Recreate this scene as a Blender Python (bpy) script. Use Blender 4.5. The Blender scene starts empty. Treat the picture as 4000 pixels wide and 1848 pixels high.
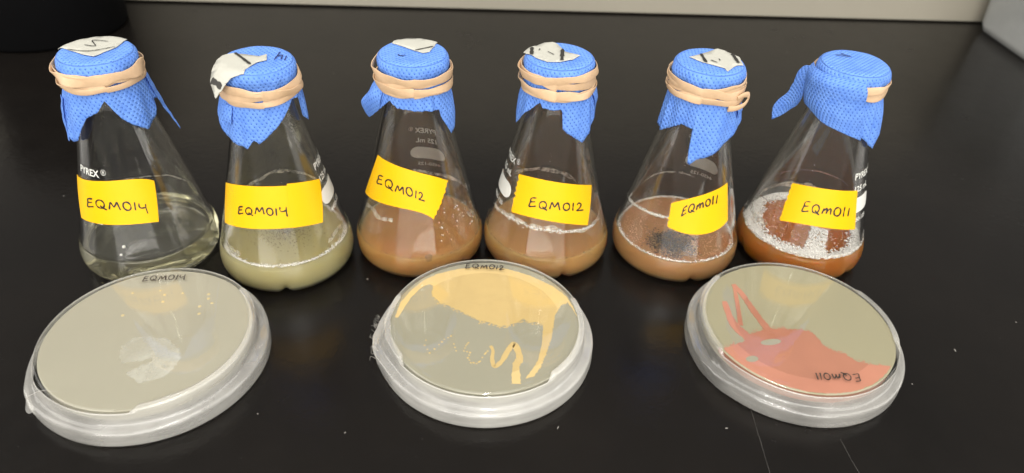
import bpy, bmesh, math, random
from mathutils import Vector, Matrix, noise
from mathutils.geometry import tessellate_polygon

random.seed(7)
R = math.radians
MM = 0.001
scene = bpy.context.scene
COL = scene.collection

# ------------------------------------------------------------------ camera, world, lights, exposure
cam_d = bpy.data.cameras.new('camera'); cam = bpy.data.objects.new('camera', cam_d); COL.objects.link(cam)
PITCH, ROLL, CAM_H = R(36.69), R(2.842), 0.24998
fw = Vector((0, math.cos(PITCH), -math.sin(PITCH)))
r0 = Vector((1, 0, 0)); u0 = r0.cross(fw)
rt = r0 * math.cos(ROLL) + u0 * math.sin(ROLL); up = rt.cross(fw)
cam.matrix_world = Matrix(((rt.x, up.x, -fw.x, 0), (rt.y, up.y, -fw.y, 0), (rt.z, up.z, -fw.z, CAM_H), (0, 0, 0, 1)))
cam_d.sensor_width = 36; cam_d.lens = 26.445
cam_d.clip_start = 0.01; cam_d.clip_end = 50
cam_d.dof.use_dof = True; cam_d.dof.focus_distance = 0.345; cam_d.dof.aperture_fstop = 10
scene.camera = cam

world = bpy.data.worlds.new('World'); scene.world = world; world.use_nodes = True
bg = world.node_tree.nodes['Background']
bg.inputs['Color'].default_value = (1.0, 0.955, 0.89, 1); bg.inputs['Strength'].default_value = 0.29

def area_light(name, loc, sx, sy, radiance, color=(1, 0.965, 0.91), rot=(0, 0, 0)):
    l = bpy.data.lights.new(name, 'AREA'); l.shape = 'RECTANGLE'; l.size = sx; l.size_y = sy
    l.energy = radiance * math.pi * sx * sy; l.color = color
    o = bpy.data.objects.new(name, l); COL.objects.link(o); o.location = loc; o.rotation_euler = rot
    return o
# the room's lit ceiling, above and behind the photographer, and the bright tube fixture over the bench
for x in (-1.45, .0, 1.45):
    area_light('ceiling_light', (x, -1.0, 1.95), 1.12, 3.6, 2.0, rot=(R(-8), 0, 0))
area_light('ceiling_tube', (.04, -.28, 1.85), .06, 1.25, 60, (1, .975, .93))

# added soft fill panels: frontal one behind the photographer, side ones for glass edges
area_light('front_fill', (0, -2.7, 1.2), 4.4, 1.9, 4.8, rot=(R(70), 0, 0))
for sx in (-1, 1):
    area_light('side_fill', (sx * 2.6, .3, 1.0), 2.6, 1.5, 2.3, rot=(0, R(90) * sx, 0))

scene.view_settings.view_transform = 'Standard'; scene.view_settings.look = 'None'
scene.view_settings.exposure = 0.2; scene.view_settings.gamma = 1; scene.view_settings.use_curve_mapping = False
scene.render.engine = 'CYCLES'
cy = scene.cycles
cy.use_denoising = True
cy.use_adaptive_sampling = True; cy.adaptive_threshold = 0.015
try: cy.denoiser = 'OPENIMAGEDENOISE'
except Exception: pass
cy.max_bounces = 64; cy.transmission_bounces = 24; cy.transparent_max_bounces = 24; cy.glossy_bounces = 6
cy.diffuse_bounces = 12; cy.volume_bounces = 48
cy.sample_clamp_indirect = 12; cy.blur_glossy = 0.8

# ------------------------------------------------------------------ node helpers
def new_mat(name):
    m = bpy.data.materials.new(name); m.use_nodes = True; nt = m.node_tree
    for n in list(nt.nodes): nt.nodes.remove(n)
    out = nt.nodes.new('ShaderNodeOutputMaterial')
    return m, nt, out
def N(nt, t, **kw):
    n = nt.nodes.new(t)
    for k, v in kw.items():
        if k in n.inputs: n.inputs[k].default_value = v
        else: setattr(n, k, v)
    return n
def L(nt, a, b): nt.links.new(a, b)
def math_n(nt, op, a, b=None, c=None):
    n = nt.nodes.new('ShaderNodeMath'); n.operation = op
    for i, v in enumerate((a, b, c)):
        if v is None: continue
        if isinstance(v, (int, float)): n.inputs[i].default_value = v
        else: nt.links.new(v, n.inputs[i])
    return n.outputs[0]
def mixc(nt, fac, a, b):
    n = nt.nodes.new('ShaderNodeMix'); n.data_type = 'RGBA'
    nt.links.new(fac, n.inputs[0]) if not isinstance(fac, (int, float)) else setattr(n.inputs[0], 'default_value', fac)
    for i, v in ((6, a), (7, b)):
        if isinstance(v, tuple): n.inputs[i].default_value = (*v, 1) if len(v) == 3 else v
        else: nt.links.new(v, n.inputs[i])
    return n.outputs[2]
def ramp(nt, fac, stops):
    n = nt.nodes.new('ShaderNodeValToRGB'); e = n.color_ramp.elements
    while len(e) < len(stops): e.new(.5)
    for i, (p, c) in enumerate(stops):
        e[i].position = p; e[i].color = (c, c, c, 1) if isinstance(c, (int, float)) else (*c, 1)
    nt.links.new(fac, n.inputs[0]); return n.outputs[0]
def noise_n(nt, scale, detail=3, rough=.5, vec=None):
    n = N(nt, 'ShaderNodeTexNoise', Scale=scale, Detail=detail, Roughness=rough)
    if vec is not None: nt.links.new(vec, n.inputs['Vector'])
    return n.outputs['Fac']
def objco(nt): return nt.nodes.new('ShaderNodeTexCoord').outputs['Object']
def principled(nt, out, col, rough=.5, **kw):
    p = nt.nodes.new('ShaderNodeBsdfPrincipled')
    if isinstance(col, tuple): p.inputs['Base Color'].default_value = (*col, 1)
    else: nt.links.new(col, p.inputs['Base Color'])
    if isinstance(rough, (int, float)): p.inputs['Roughness'].default_value = rough
    else: nt.links.new(rough, p.inputs['Roughness'])
    for k, v in kw.items(): p.inputs[k.replace('_', ' ')].default_value = v
    nt.links.new(p.outputs[0], out.inputs['Surface']); return p
def bump(nt, p, h, strength, dist):
    b = N(nt, 'ShaderNodeBump', Strength=strength, Distance=dist); nt.links.new(h, b.inputs['Height'])
    nt.links.new(b.outputs[0], p.inputs['Normal']); return b

# ------------------------------------------------------------------ materials
def m_bench():
    m, nt, out = new_mat('black_epoxy_resin'); co = objco(nt)
    big = noise_n(nt, 7, 4, .6, co); fine = noise_n(nt, 900, 2, .5, co); mid = noise_n(nt, 60, 5, .65, co)
    col = mixc(nt, ramp(nt, big, [(.35, 0.0), (.7, 1.0)]), (.0052, .0045, .0040), (.0085, .0071, .0060))
    # dust specks and lint
    vo = N(nt, 'ShaderNodeTexVoronoi', Scale=70.0); L(nt, co, vo.inputs['Vector'])
    d = math_n(nt, 'LESS_THAN', vo.outputs['Distance'], .030)
    sel = N(nt, 'ShaderNodeSeparateColor'); L(nt, vo.outputs['Color'], sel.inputs[0])
    spk = math_n(nt, 'MULTIPLY', d, math_n(nt, 'GREATER_THAN', sel.outputs[0], .80))
    vo2 = N(nt, 'ShaderNodeTexVoronoi', Scale=220.0); L(nt, co, vo2.inputs['Vector'])
    sel2 = N(nt, 'ShaderNodeSeparateColor'); L(nt, vo2.outputs['Color'], sel2.inputs[0])
    spk2 = math_n(nt, 'MULTIPLY', math_n(nt, 'LESS_THAN', vo2.outputs['Distance'], .05), math_n(nt, 'GREATER_THAN', sel2.outputs[1], .9))
    col = mixc(nt, math_n(nt, 'MULTIPLY', spk, .45), col, (.38, .36, .33))
    col = mixc(nt, math_n(nt, 'MULTIPLY', spk2, .3), col, (.2, .19, .18))
    ro = ramp(nt, math_n(nt, 'ADD', math_n(nt, 'MULTIPLY', mid, .5), math_n(nt, 'MULTIPLY', noise_n(nt, 11, 4, .7, co), .5)), [(.32, .13), (.68, .30)])
    p = principled(nt, out, col, ro, Specular_IOR_Level=.23)
    h = math_n(nt, 'ADD', math_n(nt, 'MULTIPLY', fine, .25), math_n(nt, 'MULTIPLY', noise_n(nt, 260, 3, .6, co), .8))
    bump(nt, p, h, .22, .0006)
    return m
def m_wall():
    m, nt, out = new_mat('painted_backsplash'); co = objco(nt)
    col = mixc(nt, noise_n(nt, 14, 4, .6, co), (.27, .25, .20), (.315, .29, .235))
    p = principled(nt, out, col, .55); bump(nt, p, noise_n(nt, 300, 2, .5, co), .15, .0005); return m
def m_plain(name, col, rough=.5, nscale=200, var=.12, bs=.1, bd=.0003, **kw):
    m, nt, out = new_mat(name); co = objco(nt)
    a = tuple(c * (1 - var) for c in col); b = tuple(min(1, c * (1 + var)) for c in col)
    p = principled(nt, out, mixc(nt, noise_n(nt, nscale, 3, .6, co), a, b), rough, **kw)
    if bs: bump(nt, p, noise_n(nt, nscale * 2.5, 3, .6, co), bs, bd)
    return m
def m_glass():
    m, nt, out = new_mat('borosilicate_glass')
    principled(nt, out, (.995, .998, .99), .0, Transmission_Weight=1.0, IOR=1.472); return m
def m_thin_clear(name, tint=(.96, .96, .94), rough=.015, ior=1.55, bmp=.12):
    m, nt, out = new_mat(name); co = objco(nt)
    t = N(nt, 'ShaderNodeBsdfTransparent'); t.inputs[0].default_value = (*tint, 1)
    g = N(nt, 'ShaderNodeBsdfGlossy', Roughness=rough)
    lw = N(nt, 'ShaderNodeLayerWeight', Blend=.5); f0 = ((ior - 1) / (ior + 1)) ** 2
    fr = math_n(nt, 'MULTIPLY_ADD', math_n(nt, 'POWER', lw.outputs['Facing'], 5.0), 1 - f0, f0)
    b = N(nt, 'ShaderNodeBump', Strength=bmp, Distance=.0004); L(nt, noise_n(nt, 90, 3, .6, co), b.inputs['Height'])
    L(nt, b.outputs[0], g.inputs['Normal'])
    mx = N(nt, 'ShaderNodeMixShader'); L(nt, fr, mx.inputs[0]); L(nt, t.outputs[0], mx.inputs[1]); L(nt, g.outputs[0], mx.inputs[2])
    L(nt, mx.outputs[0], out.inputs['Surface']); return m
def m_liquid(name, scatter, absorb, ior=1.335):
    # absorb: per-channel absorption per metre
    m, nt, out = new_mat(name)
    principled(nt, out, (1, 1, 1), .0, Transmission_Weight=1.0, IOR=ior)
    vs = N(nt, 'ShaderNodeVolumeScatter', Density=scatter); vs.inputs['Color'].default_value = (1, 1, 1, 1); vs.inputs['Anisotropy'].default_value = .0
    D = max(absorb); va = N(nt, 'ShaderNodeVolumeAbsorption', Density=D); va.inputs['Color'].default_value = (*[1 - x / D for x in absorb], 1)
    ad = N(nt, 'ShaderNodeAddShader'); L(nt, vs.outputs[0], ad.inputs[0]); L(nt, va.outputs[0], ad.inputs[1])
    L(nt, ad.outputs[0], out.inputs['Volume']); return m
def m_turbid(name, col, fac, ior=1.335):
    # cloudy suspension: light scatters under the surface, a little passes straight through
    m, nt, out = new_mat(name); co = objco(nt)
    c = mixc(nt, noise_n(nt, 55, 3, .6, co), tuple(x * .92 for x in col), tuple(min(1, x * 1.06) for x in col))
    d = N(nt, 'ShaderNodeBsdfDiffuse'); L(nt, c, d.inputs[0]); tl = N(nt, 'ShaderNodeBsdfTranslucent'); L(nt, c, tl.inputs[0])
    m0 = N(nt, 'ShaderNodeMixShader'); m0.inputs[0].default_value = .42; L(nt, d.outputs[0], m0.inputs[1]); L(nt, tl.outputs[0], m0.inputs[2])
    gl = N(nt, 'ShaderNodeBsdfGlossy', Roughness=.02); fz = N(nt, 'ShaderNodeLayerWeight', Blend=.5)
    p = N(nt, 'ShaderNodeMixShader'); L(nt, math_n(nt, 'MULTIPLY_ADD', math_n(nt, 'POWER', fz.outputs['Facing'], 5.0), .7, .02), p.inputs[0]); L(nt, m0.outputs[0], p.inputs[1]); L(nt, gl.outputs[0], p.inputs[2])
    g = N(nt, 'ShaderNodeBsdfGlass', IOR=ior, Roughness=0.0); g.inputs[0].default_value = (*[min(1, x ** .35) for x in col], 1)
    mx = N(nt, 'ShaderNodeMixShader'); mx.inputs[0].default_value = fac; L(nt, g.outputs[0], mx.inputs[1]); L(nt, p.outputs[0], mx.inputs[2])
    L(nt, mx.outputs[0], out.inputs['Surface']); return m
def m_cloth():
    m, nt, out = new_mat('blue_nonwoven_cloth')
    uv = N(nt, 'ShaderNodeUVMap', uv_map='UVMap')
    sx = N(nt, 'ShaderNodeSeparateXYZ'); L(nt, uv.outputs[0], sx.inputs[0])
    # staggered lattice of small pressed dimples, uv in millimetres
    a, b = 2.1, 1.5
    wob = noise_n(nt, .35, 2, .5, uv.outputs[0])
    uu = math_n(nt, 'ADD', math_n(nt, 'DIVIDE', sx.outputs[0], a), math_n(nt, 'MULTIPLY', wob, .5))
    vv = math_n(nt, 'ADD', math_n(nt, 'DIVIDE', sx.outputs[1], b), math_n(nt, 'MULTIPLY', wob, -.4))
    row = math_n(nt, 'FLOOR', vv)
    odd = math_n(nt, 'MULTIPLY', math_n(nt, 'MODULO', math_n(nt, 'ABSOLUTE', row), 2.0), .5)
    du = math_n(nt, 'SUBTRACT', math_n(nt, 'FRACT', math_n(nt, 'ADD', uu, odd)), .5)
    dv = math_n(nt, 'SUBTRACT', math_n(nt, 'FRACT', vv), .5)
    du2 = math_n(nt, 'ADD', math_n(nt, 'MULTIPLY', du, a), math_n(nt, 'MULTIPLY', dv, .25))
    q = math_n(nt, 'SQRT', math_n(nt, 'ADD', math_n(nt, 'POWER', math_n(nt, 'MULTIPLY', du2, 1.0), 2.0), math_n(nt, 'POWER', math_n(nt, 'MULTIPLY', dv, b * .62), 2.0)))
    dot = ramp(nt, q, [(.15, 1.0), (.30, 0.0)])
    pil = ramp(nt, q, [(.15, 0.0), (.8, 1.0)])
    fib = noise_n(nt, 2.6, 4, .7, uv.outputs[0]); big = noise_n(nt, .16, 3, .6, uv.outputs[0])
    col = mixc(nt, fib, (.130, .29, .78), (.200, .39, .88))
    col = mixc(nt, math_n(nt, 'MULTIPLY', dot, .88), col, (.018, .075, .42))
    col = mixc(nt, ramp(nt, big, [(.42, 0.0), (.75, .5)]), col, (.06, .18, .70))
    p = nt.nodes.new('ShaderNodeBsdfPrincipled'); L(nt, col, p.inputs['Base Color']); p.inputs['Roughness'].default_value = .72
    p.inputs['Specular IOR Level'].default_value = .25
    tr = N(nt, 'ShaderNodeBsdfTranslucent'); L(nt, col, tr.inputs[0])
    h = math_n(nt, 'ADD', math_n(nt, 'MULTIPLY', pil, 1.0), math_n(nt, 'MULTIPLY', fib, .35))
    bb = N(nt, 'ShaderNodeBump', Strength=.7, Distance=.00045); L(nt, h, bb.inputs['Height']); L(nt, bb.outputs[0], p.inputs['Normal'])
    mx = N(nt, 'ShaderNodeMixShader'); mx.inputs[0].default_value = .18; L(nt, p.outputs[0], mx.inputs[1]); L(nt, tr.outputs[0], mx.inputs[2])
    L(nt, mx.outputs[0], out.inputs['Surface']); return m
def m_film(name, lo, hi):
    m, nt, out = new_mat(name); co = objco(nt)
    mp = N(nt, 'ShaderNodeMapping'); L(nt, co, mp.inputs[0]); mp.inputs['Scale'].default_value = (1, 1, 5)
    n1 = noise_n(nt, 60, 3, .55, mp.outputs[0]); n2 = noise_n(nt, 16, 2, .5, co)
    b = N(nt, 'ShaderNodeBump', Strength=.12, Distance=.0005); L(nt, n1, b.inputs['Height'])
    d = N(nt, 'ShaderNodeBsdfDiffuse'); d.inputs[0].default_value = (.92, .905, .86, 1)
    tl = N(nt, 'ShaderNodeBsdfTranslucent'); tl.inputs[0].default_value = (.93, .92, .89, 1)
    m1 = N(nt, 'ShaderNodeMixShader'); m1.inputs[0].default_value = .5; L(nt, d.outputs[0], m1.inputs[1]); L(nt, tl.outputs[0], m1.inputs[2])
    t = N(nt, 'ShaderNodeBsdfTransparent'); t.inputs[0].default_value = (.985, .985, .98, 1)
    m2 = N(nt, 'ShaderNodeMixShader'); L(nt, ramp(nt, math_n(nt, 'ADD', math_n(nt, 'MULTIPLY', n1, .4), math_n(nt, 'MULTIPLY', n2, .6)), [(.36, lo), (.64, hi)]), m2.inputs[0])
    L(nt, t.outputs[0], m2.inputs[1]); L(nt, m1.outputs[0], m2.inputs[2])
    g = N(nt, 'ShaderNodeBsdfGlossy', Roughness=.12); L(nt, b.outputs[0], g.inputs['Normal'])
    lw = N(nt, 'ShaderNodeLayerWeight', Blend=.5); fr = math_n(nt, 'MULTIPLY_ADD', math_n(nt, 'POWER', lw.outputs['Facing'], 5.0), .35, .05)
    m3 = N(nt, 'ShaderNodeMixShader'); L(nt, fr, m3.inputs[0]); L(nt, m2.outputs[0], m3.inputs[1]); L(nt, g.outputs[0], m3.inputs[2])
    L(nt, m3.outputs[0], out.inputs['Surface']); return m
def m_agar(name, col):
    m, nt, out = new_mat(name); co = objco(nt)
    a = tuple(c * .95 for c in col); b = tuple(c * 1.05 for c in col)
    p = principled(nt, out, mixc(nt, noise_n(nt, 28, 3, .5, co), a, b), .35, Subsurface_Weight=.0); return m
def m_veil(name, col, lo, hi, scale, rough=.4):
    # thin partly see-through layer of matter
    m, nt, out = new_mat(name); co = objco(nt)
    p = nt.nodes.new('ShaderNodeBsdfPrincipled'); p.inputs['Base Color'].default_value = (*col, 1); p.inputs['Roughness'].default_value = rough
    t = N(nt, 'ShaderNodeBsdfTransparent')
    mx = N(nt, 'ShaderNodeMixShader'); L(nt, ramp(nt, noise_n(nt, scale, 5, .65, co), [(.35, lo), (.68, hi)]), mx.inputs[0])
    L(nt, t.outputs[0], mx.inputs[1]); L(nt, p.outputs[0], mx.inputs[2]); L(nt, mx.outputs[0], out.inputs['Surface']); return m

MAT = dict(
    bench=m_bench(), wall=m_wall(), glass=m_glass(), cloth=m_cloth(), film0=m_film('clear_wax_film', .15, .34), film1=m_film('whitish_wax_film', .23, .45), film2=m_film('thin_wax_film', .11, .29),
    rubber=m_plain('tan_rubber', (.58, .40, .245), .42, 350, .12, .25, .0003, Specular_IOR_Level=.35),
    yellow=m_plain('yellow_label_tape', (.77, .425, .003), .42, 60, .05, .3, .0004, Specular_IOR_Level=.3),
    cream=m_plain('cream_crepe_tape', (.415, .41, .36), .7, 240, .06, .5, .0004),
    ink=m_plain('black_marker_ink', (.012, .010, .010), .45, 300, .2, 0),
    dishink=m_plain('dish_marker_ink', (.035, .025, .02), .45, 300, .3, 0),
    blueink=m_plain('marker_ink_on_cloth', (.012, .02, .10), .6, 300, .2, 0),
    stripe=m_plain('dark_indicator_stripe', (.022, .020, .016), .6, 300, .2, 0),
    enamel=m_plain('white_printed_enamel', (.62, .62, .58), .5, 300, .08, 0),
    plastic=m_thin_clear('clear_polystyrene'),
    black=m_plain('black_plastic', (.0015, .0015, .0018), .8, 60, .2, .1, Specular_IOR_Level=.08),
    agar_a=m_agar('pale_agar', (.38, .36, .30)), agar_b=m_agar('grey_agar', (.325, .31, .25)), agar_c=m_agar('yellowish_agar', (.335, .31, .215)),
    yellow_growth=m_plain('yellow_colony', (.58, .43, .20), .4, 55, .12, .5, .0006),
    orange_growth=m_plain('coral_colony', (.43, .185, .125), .4, 45, .16, .5, .0006),
    margin_growth=m_veil('thin_growth_margin', (.56, .42, .24), .15, .8, 300, .5),
    coral_veil=m_veil('thin_coral_margin', (.46, .24, .16), .05, .6, 500, .5),
    yellow_veil=m_veil('thin_yellow_margin', (.57, .44, .22), .05, .75, 500, .5),
    cream_growth=m_plain('cream_colony', (.60, .49, .29), .45, 160, .06, .2, .0003),
    milky_layer=m_veil('milky_film', (.72, .71, .66), .05, .55, 45),
    foam=m_plain('foam_bubbles', (.92, .89, .83), .35, 400, .06, 0),
    bubble=m_thin_clear('foam_bubble_skin', (.93, .91, .87), .05, 1.8, 0),
    pinkfoam=m_plain('pinkish_foam', (.88, .64, .50), .4, 400, .08, 0),
    dark_bits=m_plain('dark_grey_specks', (.030, .028, .026), .5, 500, .3, 0),
    film_bits=m_plain('floating_cell_flakes', (.88, .58, .40), .45, 500, .2, 0),
    residue=m_veil('dried_white_residue', (.78, .74, .64), .0, .85, 420),
    pinkresidue=m_veil('dried_pink_residue', (.60, .36, .28), .0, .75, 300),
    tub=m_veil('frosted_plastic', (.50, .51, .50), .60, .80, 8, .35),
    scratch=m_plain('scratch', (.07, .065, .06), .6, 300, .4, 0),
    fluff=m_plain('white_lint', (.42, .40, .37), .8, 300, .1, 0),
)
MAT['liq1'] = m_liquid('clear_broth', 5, (1.2, 2.2, 10))
MAT['liq2'] = m_liquid('pale_yellow_broth', 1100, (.1, 19, 250))
MAT['liq3'] = m_liquid('tan_broth', 1000, (.1, 150, 1000))
MAT['liq4'] = m_liquid('light_tan_broth', 850, (.1, 105, 640))
MAT['liq5'] = m_liquid('peach_broth', 1500, (.1, 215, 1050))
MAT['liq6'] = m_liquid('orange_broth', 1300, (.1, 460, 3400))

# ------------------------------------------------------------------ mesh helpers
def link(name, me, mat=None, parent=None, smooth=True, sharp=None):
    o = bpy.data.objects.new(name, me); COL.objects.link(o)
    if mat is not None: me.materials.append(MAT[mat] if isinstance(mat, str) else mat)
    if smooth:
        for p in me.polygons: p.use_smooth = True
        if sharp: me.set_sharp_from_angle(angle=R(sharp))
    if parent is not None: o.parent = parent
    return o
def pydata(name, v, f, uvs=None):
    me = bpy.data.meshes.new(name); me.from_pydata([tuple(c * MM for c in p) for p in v], [], f)
    if uvs is not None:
        ul = me.uv_layers.new(name='UVMap')
        for lp in me.loops: ul.data[lp.index].uv = uvs[lp.vertex_index]
    me.update(); return me
def recalc(me):
    bm = bmesh.new(); bm.from_mesh(me); bmesh.ops.recalc_face_normals(bm, faces=bm.faces); bm.to_mesh(me); bm.free(); return me
def empty(name, x, y, z=0, rz=0):
    o = bpy.data.objects.new(name, None); COL.objects.link(o); o.location = (x * MM, y * MM, z * MM); o.rotation_euler = (0, 0, rz)
    o.empty_display_size = .02; return o
def tag(o, label, cat, group=None):
    o['label'] = label; o['category'] = cat
    if group: o['group'] = group
    return o
def lerp(a, b, t): return a + (b - a) * t
def interp(x, pts):
    if x <= pts[0][0]: return pts[0][1:]
    for a, b in zip(pts, pts[1:]):
        if x <= b[0]:
            t = (x - a[0]) / max(1e-9, b[0] - a[0]); return tuple(lerp(p, q, t) for p, q in zip(a[1:], b[1:]))
    return pts[-1][1:]
def pol(phi, r, z):            # phi in degrees: 0 faces the front, positive to the right
    a = R(phi); return (r * math.sin(a), -r * math.cos(a), z)
def nz(*a): return noise.noise(Vector(a))
def catmull(P, n):
    out = []
    for i in range(len(P) - 1):
        p0 = P[max(0, i - 1)]; p1 = P[i]; p2 = P[i + 1]; p3 = P[min(len(P) - 1, i + 2)]
        for k in range(n):
            t = k / n
            out.append(tuple(.5 * ((2 * b) + (-a + c) * t + (2 * a - 5 * b + 4 * c - d) * t * t + (-a + 3 * b - 3 * c + d) * t ** 3) for a, b, c, d in zip(p0, p1, p2, p3)))
    out.append(tuple(P[-1])); return out
def lathe(prof, n, fn=None, close=False):
    # prof: (r, z) list; r == 0 ends become poles
    v, f, idx = [], [], []
    for (r, z) in prof:
        if r <= 1e-6: idx.append([len(v)]); v.append((0, 0, z)); continue
        row = []
        for i in range(n):
            phi = 360 * i / n - 180
            rr, zz = (r, z) if fn is None else fn(phi, r, z)
            row.append(len(v)); v.append(pol(phi, rr, zz))
        idx.append(row)
    pairs = list(zip(idx, idx[1:]))
    if close: pairs.append((idx[-1], idx[0]))
    for a, b in pairs:
        for i in range(n):
            j = (i + 1) % n
            if len(a) == 1 and len(b) == 1: continue
            if len(a) == 1: f.append((a[0], b[i], b[j]))
            elif len(b) == 1: f.append((a[i], b[0], a[j]))
            else: f.append((a[i], b[i], b[j], a[j]))
    return v, f
def strip_on(points, width, place, lift=0.0):
    # ribbon following 2D points; place(p2d, lift) -> 3D
    v, f = [], []
    n = len(points)
    for i, p in enumerate(points):
        a = points[max(0, i - 1)]; b = points[min(n - 1, i + 1)]
        d = (b[0] - a[0], b[1] - a[1]); l = math.hypot(*d) or 1
        w = width * (.88 + .55 * nz(p[0] * .7, p[1] * .7, 3.1)) * .5
        if i in (0, n - 1): w *= .7
        nx, ny = -d[1] / l * w, d[0] / l * w
        v.append(place((p[0] + nx, p[1] + ny), lift)); v.append(place((p[0] - nx, p[1] - ny), lift))
    for i in range(n - 1): f.append((2 * i, 2 * i + 1, 2 * i + 3, 2 * i + 2))
    return v, f
def join(parts):
    V, F = [], []
    for v, f in parts:
        o = len(V); V += v; F += [tuple(i + o for i in q) for q in f]
    return V, F

# handwriting: strokes per character in a unit box
def ell(cx, cy, rx, ry, a0=90, a1=470, n=14): return [(cx + rx * math.cos(R(lerp(a0, a1, i / n))), cy + ry * math.sin(R(lerp(a0, a1, i / n)))) for i in range(n + 1)]
GL = {
    'E': ([[(.60, 1.02), (.10, .93), (.06, .5), (.0, .02), (.30, .04), (.66, .14)], [(.05, .52), (.30, .55), (.52, .60)]], .78),
    'Q': ([ell(.42, .48, .38, .46, 100, 470), [(.40, .30), (.62, .08), (.95, -.12)]], 1.05),
    'M': ([[(.0, .02), (.10, .55), (.20, .78), (.36, .42), (.44, .34), (.60, .62), (.74, .84), (.82, .45), (.92, .02)]], 1.06),
    'm': ([[(.0, .02), (.08, .62), (.14, .40), (.32, .66), (.40, .58), (.42, .10), (.50, .42), (.68, .66), (.80, .56), (.86, .04)]], 1.02),
    '0': ([ell(.34, .46, .32, .44, 80, 460)], .80),
    '1': ([[(.14, .98), (.10, .5), (.08, .0)]], .34),
    '2': ([[(.04, .72), (.22, .96), (.48, .88), (.46, .58), (.22, .22), (.02, .04), (.34, .04), (.80, .10)]], .85),
    '4': ([[(.06, .95), (.02, .62), (.14, .42), (.40, .46), (.60, .56)], [(.70, .98), (.66, .5), (.72, -.15)]], .82),
}
def handwriting(text, seed=0):
    rnd = random.Random(seed); x = 0; out = []
    for ch in text:
        st, w = GL[ch]; dy = rnd.uniform(-.06, .06); sc = rnd.uniform(.9, 1.08); sk = rnd.uniform(-.05, .1)
        for s in st: out.append([(x + px * sc + py * sk, py * sc + dy) for px, py in catmull(s, 4)])
        x += w * sc + .12
    return out, x - .12

# ------------------------------------------------------------------ the bench and the backsplash
def box_mesh(name, x0, x1, y0, y1, z0, z1, bev=0):
    bm = bmesh.new(); bmesh.ops.create_cube(bm, size=1)
    for v in bm.verts:
        v.co = Vector((lerp(x0, x1, v.co.x + .5), lerp(y0, y1, v.co.y + .5), lerp(z0, z1, v.co.z + .5))) * MM
    if bev: bmesh.ops.bevel(bm, geom=list(bm.edges), offset=bev * MM, segments=3, affect='EDGES', profile=.6)
    me = bpy.data.meshes.new(name); bm.to_mesh(me); bm.free(); return me
bench = link('bench_top', box_mesh('bench_top', -900, 900, -250, 760, -28, 0, 3), 'bench', smooth=False); bench['kind'] = 'structure'
wall = link('back_wall', box_mesh('back_wall', -900, 900, 0, 20, 1.2, 150, 1.5), 'wall', smooth=False); wall['kind'] = 'structure'
wall.location = (-.0104, .6848, 0); wall.rotation_euler = (0, 0, math.atan2(719.8 - 665.6, 441.7 + 359))
for a, b in [((106.8, 219), (107.4, 160)), ((141, 205.5), (147, 160))]:
    n = 14; pts = [(lerp(a[0], b[0], i / n) + .25 * nz(i * .5, a[0], 1), lerp(a[1], b[1], i / n)) for i in range(n + 1)]
    v, f = strip_on(pts, .15, lambda p, l: (p[0], p[1], .05))
    link('scratch', pydata('scratch', v, f), 'scratch', bench)

# ------------------------------------------------------------------ flasks
FL = [(-187.55, 309.25), (-116.12, 308.33), (-49.45, 324.53), (17.99, 328.92), (87.98, 331.51), (157.62, 338.04)]
OUT = [(0, 1.3), (20, 1.0), (25.5, .25), (28.2, .3), (30.4, 1.3), (32.2, 3.3), (33.2, 6), (33.5, 9), (33.2, 12.3), (32.1, 16.3), (30.95, 20), (28.4, 30.1), (25.9, 40.1), (23.4, 50), (20.9, 60), (18.4, 70), (16.2, 78.5), (14.95, 84), (14.2, 88), (13.9, 92), (13.8, 98), (13.8, 103), (14.3, 104.8), (15.0, 106), (15.3, 107.3), (15.0, 108.6), (14.2, 109.2)]
INN = [(13.0, 109.1), (12.4, 108.2), (12.2, 106), (12.1, 98), (12.2, 92), (12.6, 88), (13.3, 84), (14.5, 78.5), (16.7, 70), (19.2, 60), (21.7, 50), (24.2, 40.1), (26.7, 30.1), (29.2, 20), (30.3, 16.3), (31.4, 12.3), (31.7, 9), (31.3, 6.2), (30.2, 4.3), (28.6, 3.0), (26.5, 2.4), (20, 2.6), (0, 2.8)]
def glass_r(z):
    o = sorted([(p[1], p[0]) for p in OUT[3:]]); return interp(z, o)[0]
def inner_r(z):
    o = sorted([(p[1], p[0]) for p in INN if p[0] > 0][:-1]); return interp(z, o)[0]
BAFFLE = [-40, -9, 42, 20, 25, -55]
def dent(k):
    cs = [BAFFLE[k], BAFFLE[k] + 117, BAFFLE[k] + 238]
    def fn(phi, r, z):
        if r > 20 and z < 13:
            for c in cs:
                d = (phi - c + 180) % 360 - 180
                a = math.exp(-(d / 3.6) ** 2) * max(0.0, 1 - (z / 10.0) ** 2)
                r -= 2.6 * a * min(1, (r - 20) / 8); z += .7 * a * max(0, 1 - z / 8)
        return r, z
    return fn
def densify(prof, n=3):
    out = []
    for a, b in zip(prof, prof[1:]):
        for i in range(n): out.append((lerp(a[0], b[0], i / n), lerp(a[1], b[1], i / n)))
    out.append(prof[-1]); return out
LEVEL = [15.7, 16.2, 13.8, 14.2, 14.2, 15.3]
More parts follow.
